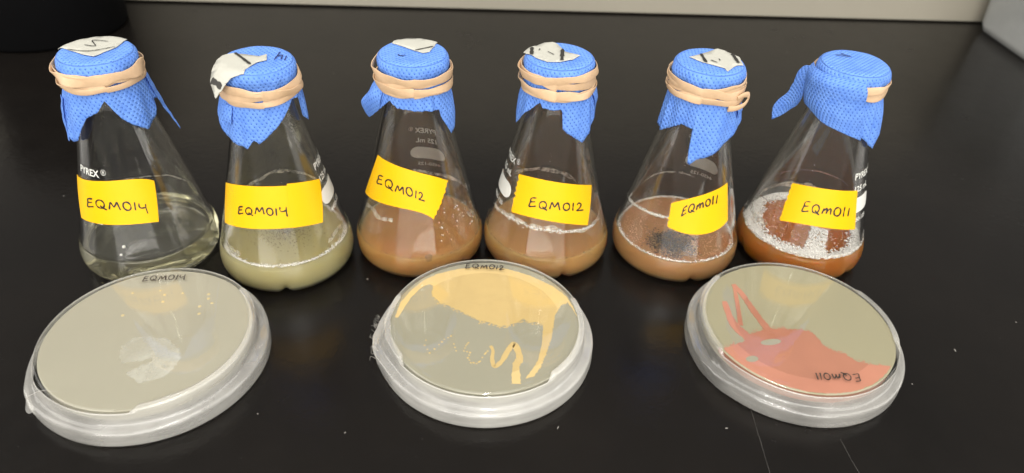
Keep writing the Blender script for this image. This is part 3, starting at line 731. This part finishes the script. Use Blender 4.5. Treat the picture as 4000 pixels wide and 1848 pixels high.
    for pts in CLOTH_INK.get(k, []):
        v, f = strip_on(catmull(pts, 6), .6, place, .10); link('pen_mark', pydata('pen_mark', v, f), 'blueink', c)
    return root

# ------------------------------------------------------------------ rubber bands: each a strap wound in loops
# loop: (centre z, sway, phase, width, extra radius, second sway, second phase)
BANDS = [
    [(103.8, .7, 200, 6.6, .80, .4, 20), (101.2, 1.5, 0, 5.0, .25, .5, 100), (98.7, .5, 140, 3.4, .60, .3, 10), (103.2, 1.9, 180, 4.4, .50, .5, 70)],
    [(101.4, 2.7, 185, 4.8, .80, .4, 50), (100.6, 2.6, 350, 5.2, .45, .4, 140), (97.6, .9, 250, 3.8, .25, .4, 10), (99.4, .8, 90, 4.6, .1, .5, 80)],
    [(103.3, 1.2, 190, 5.2, .75, .5, 10), (101.2, 1.8, 10, 4.8, .40, .5, 120), (98.2, .9, 200, 4.6, .65, .5, 60), (96.9, .5, 180, 4.0, .2, .3, 0)],
    [(104.9, .9, 20, 5.2, .65, .4, 20), (103.4, 1.3, 200, 5.0, .25, .4, 150), (98.0, 1.3, 190, 5.0, .6, .4, 70), (96.8, 1.1, 20, 4.2, .25, .5, 200)],
    [(104.0, 2.0, 300, 2.6, .55, .5, 40), (102.0, 1.8, 190, 4.8, .75, .5, 110), (99.4, 1.9, 10, 4.6, .45, .6, 10), (97.0, 1.0, 160, 3.8, .9, .6, 80), (100.2, 2.4, 30, 3.4, .2, .7, 160)],
    [(104.4, 1.0, 200, 3.2, .0, .5, 30), (102.6, 1.0, 20, 4.0, .45, .4, 120), (100.4, .8, 200, 4.6, .1, .4, 60)],
]
def make_band(k, label):
    x, y = FL[k]; rz = math.atan2(y, x) - math.pi / 2
    parts = []
    n = 220
    for li, (z0, sway, ph0, w, ex, s2, p2) in enumerate(BANDS[k]):
        V, F = [], []
        prof = []
        th = .5
        for i in range(12):     # rounded flat section
            a = 2 * math.pi * i / 12; c, s = math.cos(a), math.sin(a)
            prof.append((th * .5 * math.copysign(abs(c) ** .7, c), .5 * math.copysign(abs(s) ** .3, s)))
        for i in range(n):
            ph = 360 * i / n
            z = z0 + sway * math.sin(R(ph + ph0)) + 1.5 * s2 * math.sin(R(2 * ph + p2)) + .7 * nz(ph * .035, li, k)
            tilt = .16 * math.sin(R(ph * 2 + 70 * li + 30 * k)) + .75 * nz(ph * .026, li * 2.7, k + .5)
            rad = 17.0 + ex * 1.4 + .30 * math.sin(R(3 * ph + 50 * li)) * .6 + .25 * nz(ph * .03, li, k + 4)
            ww = w * (.80 + .42 * nz(ph * .024, li, k + 9))
            d = (ph - 275 + 180) % 360 - 180        # pinched twist on the left
            tw = math.exp(-(d / 16) ** 2) if li % 2 == 0 else math.exp(-((d + 22) / 14) ** 2) * .7
            ww *= 1 - .35 * tw; tilt += 1.1 * tw; rad += .5 * tw
            ct, st = math.cos(tilt), math.sin(tilt)
            for (a, b) in prof:
                b2 = b * ww; V.append(pol(ph, rad + a * ct + b2 * st * .55, z - 104 + b2 * ct - a * st))
        m = len(prof)
        for i in range(n):
            j = (i + 1) % n
            for q in range(m): q2 = (q + 1) % m; F.append((i * m + q, j * m + q, j * m + q2, i * m + q2))
        parts.append((V, F))
    if k == 4:              # a slack loop standing off on the right
        V, F = [], []; P = catmull([pol(56, 18.6, -5.5), pol(66, 19.8, -4.2), pol(76, 20.6, -5.2), pol(78, 20.8, -7.6), pol(70, 20.2, -9.6), pol(56, 19.0, -10.2), pol(42, 18.4, -9.8)], 8)
        for i, p in enumerate(P):
            out = Vector((p[0], p[1], 0)).normalized(); t = Vector(P[min(i + 1, len(P) - 1)]) - Vector(P[max(0, i - 1)]); t.normalize(); s = t.cross(out).normalized()
            for q in range(10):
                a = 2 * math.pi * q / 10; V.append(tuple(Vector(p) + out * .45 * math.cos(a) + s * 1.35 * math.sin(a)))
        for i in range(len(P) - 1):
            for q in range(10): q2 = (q + 1) % 10; F.append((i * 10 + q, (i + 1) * 10 + q, (i + 1) * 10 + q2, i * 10 + q2))
        F.append(tuple(range(10))[::-1]); F.append(tuple(range((len(P) - 1) * 10, len(P) * 10)))
        parts.append((V, F))
    V, F = join(parts)
    o = link('rubber_band', recalc(pydata('rubber_band', V, F)), 'rubber', sharp=38); o.location = (x * MM, y * MM, 104 * MM); o.rotation_euler = (0, 0, rz)
    return tag(o, label, 'rubber band', 'rubber bands tied round the flask necks')

FLASK_LABELS = [
    'clear flask labelled EQM014 holding nearly colourless broth, leftmost in the row',
    'flask labelled EQM014 with cloudy pale yellow broth and a thin foam ring',
    'flask with tilted EQM012 label torn at its right end, tan broth',
    'flask with EQM012 label torn at its left end and white residue line',
    'flask with EQM011 label slanting upward, peach broth with dark speckled centre',
    'flask labelled EQM011 with orange broth under thick white foam, rightmost']
COVER_LABELS = [
    'blue cloth cover with large cream tape disc, on the leftmost flask',
    'blue cloth cover whose cream tape overhangs its left edge, on the pale yellow flask',
    'blue cloth cover with a rounded flap sticking out left, on the tilted-label tan flask',
    'blue cloth cover with two-striped tape, on the second tan EQM012 flask',
    'blue cloth cover with long pointed front flap, on the peach broth flask',
    'blue cloth cover without tape, its front flap hanging over the rubber band']
BAND_LABELS = [
    'wide tan rubber band round the neck of the leftmost flask',
    'tan rubber band crossing in an X, round the pale yellow flask neck',
    'tan rubber band in tight folds, below the cover with the left-sticking flap',
    'tan rubber band in two separate loops, on the second EQM012 flask neck',
    'twisted tan rubber band with a slack loop at right, on the peach flask neck',
    'tan rubber band mostly hidden behind the front flap of the rightmost cover']
for k in range(6):
    make_flask(k, FLASK_LABELS[k]); make_cover(k, COVER_LABELS[k]); make_band(k, BAND_LABELS[k])

# ------------------------------------------------------------------ petri dishes (upside down, agar side up)
DI = [(-155.6, 232.4), (-9.9, 250.6), (134.0, 259.6)]
def fill_poly(poly, z, th, jag=.0, seed=0, holes=()):
    # flat growth with a slightly uneven edge and real thickness
    edge = []
    for a, b in zip(poly, poly[1:] + poly[:1]):
        n = max(2, int(math.dist(a, b) / .9))
        for i in range(n):
            t = i / n; p = (lerp(a[0], b[0], t), lerp(a[1], b[1], t))
            edge.append((p[0] + jag * nz(p[0] * .9, p[1] * .9, seed), p[1] + jag * nz(p[1] * .9, p[0] * .9, seed + 4)))
    loops = [edge] + [list(h) for h in holes]
    tris = tessellate_polygon([[Vector((p[0], p[1], 0)) for p in l] for l in loops])
    flat = [p for l in loops for p in l]; n = len(flat)
    V = [(p[0], p[1], z) for p in flat] + [(p[0], p[1], z - th) for p in flat]
    F = [tuple(t) for t in tris] + [tuple(n + i for i in t[::-1]) for t in tris]
    o = 0
    for l in loops:
        for i in range(len(l)): j = (i + 1) % len(l); F.append((o + i, o + j, n + o + j, n + o + i))
        o += len(l)
    return recalc(pydata('growth', V, F))
def blob(x, y, z, r, flat=.35, n=12):
    V = [(x, y, z)]; F = []
    for j, (s, h) in enumerate(((.7, .75), (1, 0))):
        for i in range(n):
            a = 2 * math.pi * i / n; q = r * s * (1 + .12 * nz(x + math.cos(a), y + math.sin(a), 2)); V.append((x + q * math.cos(a), y + q * math.sin(a), z - r * flat * (1 - h)))
    for i in range(n): F.append((0, 1 + i, 1 + (i + 1) % n)); F.append((1 + i, 1 + n + i, 1 + n + (i + 1) % n, 1 + (i + 1) % n))
    return V, F
def rim_clip(P, rmax=42.0):
    out = []
    for x, y in P:
        r = math.hypot(x, y); s = min(1, rmax / r); out.append((x * s, y * s))
    return out
TOPZ, ZA = 15.3, 14.15
LAP = [[(12, 140)], [(-112, -48), (38, 118)], [(-140, -58), (70, 130)]]
def make_dish(k, label, agar, writing, tearphi, filmseed):
    x, y = DI[k]
    root = tag(empty('petri_dish', x, y, 0.2), label, 'petri dish', 'sealed petri dishes')
    # base half (on top, upside down) and wider lid half underneath
    base = [(0, TOPZ), (40.6, TOPZ), (41.2, TOPZ), (42.2, TOPZ + .25), (43.4, TOPZ + .25), (44.1, TOPZ - .2), (44.25, TOPZ - 1), (44.25, 2.2), (43.3, 2.2), (43.2, TOPZ - 1.1), (0, TOPZ - .85)]
    v, f = lathe(base, 160); link('base', recalc(pydata('base', v, f)), 'plastic', root, sharp=35)
    lid = [(0, 0), (47.6, 0), (48.3, .4), (48.6, 1.1), (48.6, 6.4), (48.3, 6.9), (47.5, 6.9), (47.2, 6.5), (47.1, 1.4), (0, 1.2)]
    v, f = lathe(lid, 160); link('lid', recalc(pydata('lid', v, f)), 'plastic', root, sharp=35)
    v, f = lathe([(0, ZA), (42.6, ZA), (43.1, ZA - .3), (43.1, ZA - 4.8), (41.5, ZA - 4.0), (0, ZA - 4.0)], 128); ag = link('agar', recalc(pydata('agar', v, f)), agar, root, sharp=20)
    # sealing film over the joint
    prof = [(42.0, TOPZ + .34), (43.6, TOPZ + .5), (44.5, TOPZ + .3), (44.75, TOPZ - .8), (44.8, 13), (44.85, 11), (44.95, 9.2), (45.3, 8.2), (46.4, 7.8), (47.9, 7.6), (48.8, 7.3), (49.2, 6.6), (49.15, 5), (49.2, 3), (49.25, 1.6), (49.1, .5)]
    prof = densify(prof, 2); V, F = [], []; n = 320
    for j, (r, z) in enumerate(prof):
        r_, z_ = r, z
        for i in range(n):
            r, z = r_, z_; ph = 360 * i / n - 180; w = nz(ph * .028, z * .16, filmseed); w2 = nz(ph * .11, z * .5 + ph * .03, filmseed + 5)
            if j < 6:
                lap = 0
                for a0, a1 in LAP[k]:
                    lap = max(lap, min(1, max(0, min(ph - a0, a1 - ph) / 6 + .4 * w2)))
                r = lerp(44.62, r, lap); z = lerp(TOPZ - 1.0 - .12 * j + .25 * w, z, lap)
            rr = r + .22 * w * min(1, max(0, (15.5 - z) / 3)) + .07 * w2
            zz = z + (.3 * nz(ph * .05, 3, filmseed) if j < 4 else 0) + (.35 * nz(ph * .02, 9, filmseed) if 7 < z < 11 else 0)
            d = (ph - tearphi + 180) % 360 - 180
            e = math.exp(-(d / 14) ** 2)
            rr += e * (2.6 if k == 1 else 1.5) * (1 - abs(z - 8) / 12) * (1 + .6 * w2)
            zz = max(zz, .35)
            if j >= len(prof) - 3: zz += .4 * abs(nz(ph * .3, 2, filmseed)) * e
            V.append(pol(ph, rr, zz))
    for j in range(len(prof) - 1):
        for i in range(n): a = j * n + i; b = j * n + (i + 1) % n; F.append((a, b, b + n, a + n))
    fm = link('film_wrap', pydata('film_wrap', V, F), 'film%d' % k, root)
    md = fm.modifiers.new('thick', 'SOLIDIFY'); md.thickness = .12 * MM
    # marker writing on the plastic
    txt, p0, p1, h, sd, flip = writing
    st, wd = handwriting(txt, sd); ln = math.dist(p0, p1); dx_, dy_ = (p1[0] - p0[0]) / ln, (p1[1] - p0[1]) / ln; nx, ny = -dy_, dx_
    parts = []
    for s in st:
        pts = [(p0[0] + dx_ * q[0] / wd * ln + nx * q[1] * h, p0[1] + dy_ * q[0] / wd * ln + ny * q[1] * h) for q in s]
        parts.append(strip_on(pts, .62, lambda p, l: (p[0], p[1], TOPZ + .12)))
    v, f = join(parts); link('lettering', pydata('lettering', v, f), 'dishink', [c for c in root.children if c.name.startswith('base')][0])
    return root, ag, fm
d1, ag1, film1 = make_dish(0, 'left petri dish labelled EQM014 with pale agar and few cream colonies', 'agar_a', ('EQM014', (-16.4, 33.0), (2.4, 35.5), 3.9, 31, 0), -48, 11)
d2, ag2, film2 = make_dish(1, 'middle petri dish labelled EQM012 with yellow growth and zigzag streak', 'agar_b', ('EQM012', (-12, 36.2), (7.1, 36.4), 3.6, 32, 0), -78, 23)
d3, ag3, film3 = make_dish(2, 'right petri dish labelled EQM011 upside down with coral orange growth', 'agar_c', ('EQm011', (17.5, -31.3), (-2.0, -31.9), 4.2, 33, 1), -62, 37)
ZG = ZA + .10
# dish 1
for i, (cx, cy) in enumerate([(-3.4, 25.5), (-2.3, 20.8), (16.3, 27.4), (17.3, 24.4), (19.9, 21.5), (15.2, 18.9), (16.7, 14.1), (-16.1, 10.6), (4.3, 27.3), (-6.5, 28.3), (-18.2, 25.6)]):
    v, f = blob(cx, cy, ZG, (1.35, 1.2, 1.1, 1.35, 1.0, 1.3, 1.2, 1.35, .8, .8, .8)[i]); link('colony', pydata('colony', v, f), 'cream_growth', ag1)
link('milky_patch', fill_poly(rim_clip([(-6.0, -15.7), (-8.1, -7.8), (-5.6, -3.4), (1.2, -1.9), (8.9, -2.4), (16.3, -8.1), (19.3, -14.0), (18.3, -19.0), (17.0, -22.9), (12.6, -26.0), (7.9, -28.2), (0.1, -23.1), (3.0, -20.0), (8.4, -15.7), (7.6, -13.8), (2.8, -16.1), (-3.1, -17.5)]), ZG, .05, 1.4, 3), 'milky_layer', ag1, sharp=30)  # whitish, partly see-through patch on the agar
# dish 2
Y2 = [(-41.4, -0.2), (-40.3, 10.1), (-36.8, 18.6), (-31.5, 27.0), (-25.6, 31.9), (-16.3, 36.5), (-3.3, 39.5), (8.3, 38.4), (19.9, 34.1), (30.4, 27.4), (37.5, 20.6), (41.2, 13.8), (42.4, 5.9), (40.3, 10.2), (37.7, 15.9), (34.1, 13.3), (31.3, 6.2), (30.4, -1.6), (29.6, -8.1), (27.6, -16.5), (24.7, -26.6), (21.9, -32.0), (18.4, -33.5), (20.5, -29.8), (23.7, -22.8), (25.1, -14.7), (25.9, -6.3), (25.9, 0.2), (23.2, 1.7), (20.2, 0.9), (17.1, 2.9), (13.4, -0.1), (9.7, -2.0), (5.9, -2.3), (1.3, -0.4), (-2.5, 0.4), (-8.9, 4.4), (-15.3, 7.9), (-21.8, 11.4), (-25.8, 15.3), (-26.6, 19.4), (-26.6, 23.0), (-28.8, 24.1), (-32.3, 20.8), (-35.5, 15.1), (-37.7, 7.9), (-38.9, 3.3), (-39.9, -0.1)]
link('yellow_growth', fill_poly(rim_clip(Y2, 42.2), ZG, .12, .5, 1), 'yellow_growth', ag2, sharp=30)
def streak(pts, w, mat, ag, seed, name='streak', sheet=False):
    ZG = ZA + .10 + .01 * (seed - 4)
    P = catmull(pts, 8); left, right = [], []
    for i, p in enumerate(P):
        a = P[max(0, i - 1)]; b = P[min(len(P) - 1, i + 1)]; d = (b[0] - a[0], b[1] - a[1]); l = math.hypot(*d) or 1
        ww = (w if not isinstance(w, tuple) else lerp(w[0], w[1], i / (len(P) - 1))) * .5 * (1 + .35 * nz(p[0] * .8, p[1] * .8, seed))
        left.append((p[0] - d[1] / l * ww, p[1] + d[0] / l * ww)); right.append((p[0] + d[1] / l * ww, p[1] - d[0] / l * ww))
    V = []; F = []
    for a, b in zip(left, right): V += [(a[0], a[1], ZG), (b[0], b[1], ZG), (a[0], a[1], ZG - .12), (b[0], b[1], ZG - .12)]
    for i in range(len(left) - 1):
        o = 4 * i
        if sheet: F += [(o, o + 1, o + 5, o + 4)]
        else: F += [(o, o + 1, o + 5, o + 4), (o + 2, o + 6, o + 7, o + 3), (o, o + 4, o + 6, o + 2), (o + 1, o + 3, o + 7, o + 5)]
    if not sheet: F += [(0, 2, 3, 1), (4 * len(left) - 4, 4 * len(left) - 3, 4 * len(left) - 1, 4 * len(left) - 2)]
    return link(name, recalc(pydata(name, V, F)), mat, ag, smooth=False)
streak([(14.7, -36.5), (14.4, -26.3), (15.8, -22.3), (14.9, -17.4), (13.0, -13.5), (10.6, -17.7), (8.3, -23.8), (5.3, -27.4), (4.0, -23.1), (4.1, -18.2), (2.9, -15.2)], (3.6, 1.2), 'yellow_growth', ag2, 5)
ZD = [(1.9, -18.3), (0.6, -20.4), (-0.9, -24.5), (-2.6, -26.0), (-5.1, -25.7), (-6.4, -22.9), (-5.9, -19.9), (-8.5, -19.0), (-7.7, -15.9), (-7.1, -13.8), (-11.7, -19.3), (-13.2, -15.3), (-14.8, -10.2), (-17.5, -12.5), (-19.7, -16.2), (-21.2, -18.9), (-23.0, -21.5), (-24.4, -19.1), (-25.8, -16.7), (-25.8, -13.6)]
rc = random.Random(4)
for i, p in enumerate(ZD):
    for q in range(2 if i < 14 else 1):
        t = q * .5; b = ZD[min(i + 1, len(ZD) - 1)]
        if q and math.dist(p, b) > 4.6: continue
        v, f = blob(lerp(p[0], b[0], t) + rc.uniform(-.2, .2), lerp(p[1], b[1], t) + rc.uniform(-.2, .2), ZG, rc.uniform(.45, .75), .3, 8); link('colony', pydata('colony', v, f), 'yellow_growth', ag2)
# dish 3
def oval(cx, cy, rx, ry, a, n=22, s=0):
    return [(cx + rx * math.cos(t) * math.cos(a) - ry * math.sin(t) * math.sin(a), cy + rx * math.cos(t) * math.sin(a) + ry * math.sin(t) * math.cos(a)) for t in [2 * math.pi * i / n + .0 for i in range(n)]]
R3 = [(-37.5, -18.6), (-27.7, -13.8), (-22.8, -8.3), (-16.1, -4.7), (-8.7, -4.2), (-2.2, -4.8), (1.6, -4.2), (5.4, -6.3), (7.2, -10.4), (7.8, -14.4), (12.3, -17.1), (16.0, -18.8), (20.9, -23.3), (26.8, -24.4), (34.9, -24.5)]
for a in range(-37, -152, -6): R3.append((42.3 * math.cos(R(a)), 42.3 * math.sin(R(a))))
link('coral_growth', fill_poly(R3, ZG, .12, .6, 2, holes=[oval(-15.3, -13.1, 5.0, 1.9, R(14)), oval(-26.3, -24.3, 3.0, 1.8, R(20))]), 'orange_growth', ag3, sharp=30)
streak([(-31.1, 13.2), (-30.6, 1.8), (-29.0, -4.6), (-24.5, -11.6)], (2.4, 5.0), 'orange_growth', ag3, 7)
streak([(-23.9, 25.3), (-25.1, 12.2), (-26.8, -3.1)], (1.6, 2.4), 'orange_growth', ag3, 8)
streak([(-24.2, 26.2), (-21.3, 18.9), (-18.9, 9.3), (-16.8, 1.7), (-14.0, -6.6)], (2.4, 3.6), 'orange_growth', ag3, 9)
def edge_colonies(line, n, mat, ag, seed, side):
    r_ = random.Random(seed); parts = []
    for _ in range(n):
        i = r_.randrange(len(line) - 1); t = r_.random(); a, b = line[i], line[i + 1]
        x, y = lerp(a[0], b[0], t), lerp(a[1], b[1], t) + side * abs(r_.gauss(0, .7)) + r_.gauss(0, .2)
        if math.hypot(x, y) < 41.5: parts.append(blob(x, y, ZG + .015, r_.uniform(.18, .5), .2, 7))
    v, f = join(parts); o = link('edge_colonies', pydata('edge_colonies', v, f), mat, ag); o['kind'] = 'stuff'
edge_colonies(R3[:15], 190, 'orange_growth', ag3, 3, 1)
edge_colonies(Y2[27:41], 150, 'yellow_growth', ag2, 4, -1)
edge_colonies(Y2[14:22], 70, 'yellow_growth', ag2, 5, 0)
# growth reaching down the agar's side wall, seen through the rim
V, F = [], []
for i in range(81):
    ph = lerp(-66, 48, i / 80); zt = ZA - .35; zb = ZA - 4.6 + 1.1 * nz(ph * .08, 1, 1) + 1.6 * (abs(ph + 9) / 57) ** 6
    V += [pol(ph, 43.15, zt), pol(ph, 43.15, min(zt - .3, zb))]
for i in range(80): F.append((2 * i, 2 * i + 2, 2 * i + 3, 2 * i + 1))
link('side_growth', pydata('side_growth', V, F), 'orange_growth', ag3)
# loose film thread on the left dish and frayed fibres on the middle one
def thread(pts, w, parent, name='film_thread'):
    P = catmull(pts, 8); V, F = [], []
    for i, p in enumerate(P):
        t = (Vector(P[min(i + 1, len(P) - 1)]) - Vector(P[max(0, i - 1)])).normalized(); s = t.cross(Vector((.3, -.9, .3))).normalized(); u = t.cross(s)
        ww = w * (1 - .7 * i / len(P))
        for q in range(5): a = 2 * math.pi * q / 5; V.append(tuple(Vector(p) + s * ww * math.cos(a) + u * ww * math.sin(a)))
    for i in range(len(P) - 1):
        for q in range(5): q2 = (q + 1) % 5; F.append((i * 5 + q, (i + 1) * 5 + q, (i + 1) * 5 + q2, i * 5 + q2))
    return link(name, pydata(name, V, F), 'fluff', parent)
thread([pol(-52, 49.3, 4), pol(-47, 50, 9), pol(-42, 47.5, 13), pol(-36, 44.8, 16.4), pol(-29, 41.5, 16.2)], .16, film1)
V, F = [], []
loose = [(pol(-58, 48.6, 8.2), pol(-50, 48.9, 7.6), pol(-42, 48.9, 6.2)), (pol(-62, 49.6, 4.5), pol(-53, 51.0, 3.6), pol(-44, 49.6, 3.4)), (pol(-58, 50.0, 1.6), pol(-50, 53.0, .7), pol(-46, 51.6, .5))]
for row in loose: V += list(row)
F = [(0, 1, 4, 3), (1, 2, 5, 4), (3, 4, 7, 6), (4, 5, 8, 7)]
lt = link('loose_film_end', pydata('loose_film_end', V, F), 'film1', film1); md = lt.modifiers.new('s', 'SUBSURF'); md.levels = md.render_levels = 2
for i in range(22):
    a = rc.uniform(-98, -68); z = rc.uniform(5, 13); r = 47.2 + (13 - z) * .35 + 1.2
    thread([pol(a, r, z), pol(a - rc.uniform(.5, 2), r + rc.uniform(.8, 1.8), z + rc.uniform(-1, .6)), pol(a - rc.uniform(1, 4), r + rc.uniform(1, 2.6), z + rc.uniform(-2, 1))], .06, film2, 'film_fibre')

# ------------------------------------------------------------------ blurred things at the back edge
v, f = lathe([(0, .4), (56, .4), (60, 1.2), (61, 3), (61, 108), (59.5, 111), (57, 112), (55, 110), (54.5, 90), (0, 88)], 96)
pot = empty('black_pot', -396, 600, 0)
tag(pot, 'round black pot out of focus at the back left', 'pot')
link('body', recalc(pydata('body', v, f)), 'black', pot)
v, f = lathe([(0, 112.2), (62.5, 112.2), (63.5, 113), (63.5, 121), (62, 123.5), (10, 125), (0, 125)], 96); link('lid', recalc(pydata('lid', v, f)), 'black', pot)
tub = empty('plastic_tub', 503, 652, 0); tub.rotation_euler = (0, 0, wall.rotation_euler[2])
tag(tub, 'frosted clear plastic tub out of focus at the back right', 'tub')
def tub_mesh():
    def ring(hx, hy, z, rc_=16, n=8):
        P = []
        for cx, cy, a0 in ((hx - rc_, hy - rc_, 0), (-hx + rc_, hy - rc_, 90), (-hx + rc_, -hy + rc_, 180), (hx - rc_, -hy + rc_, 270)):
            for i in range(n): a = R(a0 + 90 * i / (n - 1)); P.append((cx + rc_ * math.cos(a), cy + rc_ * math.sin(a), z))
        return P
    rows = [ring(66, 50, .5), ring(71, 55, 2), ring(73, 57, 8), ring(78, 62, 120), ring(82, 66, 121), ring(82, 66, 124)]
    V = [p for r in rows for p in r]; n = len(rows[0]); F = [tuple(range(n))[::-1]]
    for j in range(len(rows) - 1):
        for i in range(n): a = j * n + i; b = j * n + (i + 1) % n; F.append((a, b, b + n, a + n))
    return pydata('tub', V, F)
tb = link('body', tub_mesh(), 'tub', tub); md = tb.modifiers.new('s', 'SOLIDIFY'); md.thickness = .002
# white lint lying on the bench
rl = random.Random(12)
for i, (x_, y_) in enumerate([(-61, 262), (-64, 196), (94, 208), (214, 262), (23, 204)]):
    a = rl.uniform(0, 6.28); l = rl.uniform(.3, .9)
    pts = [(-l * math.cos(a), -l * math.sin(a)), (.2 * l, .3 * l), (l * math.cos(a), l * math.sin(a))]
    V, F = strip_on(catmull(pts, 4), .2, lambda p, q: (p[0], p[1], .3))
    V = V + [(p[0], p[1], .02) for p in V]; n = len(V) // 2; F = F + [tuple(n + w for w in q[::-1]) for q in F]
    o = link('lint_speck', pydata('lint_speck', V, F), 'fluff', bench); o.location = (x_ * MM, y_ * MM, 0)
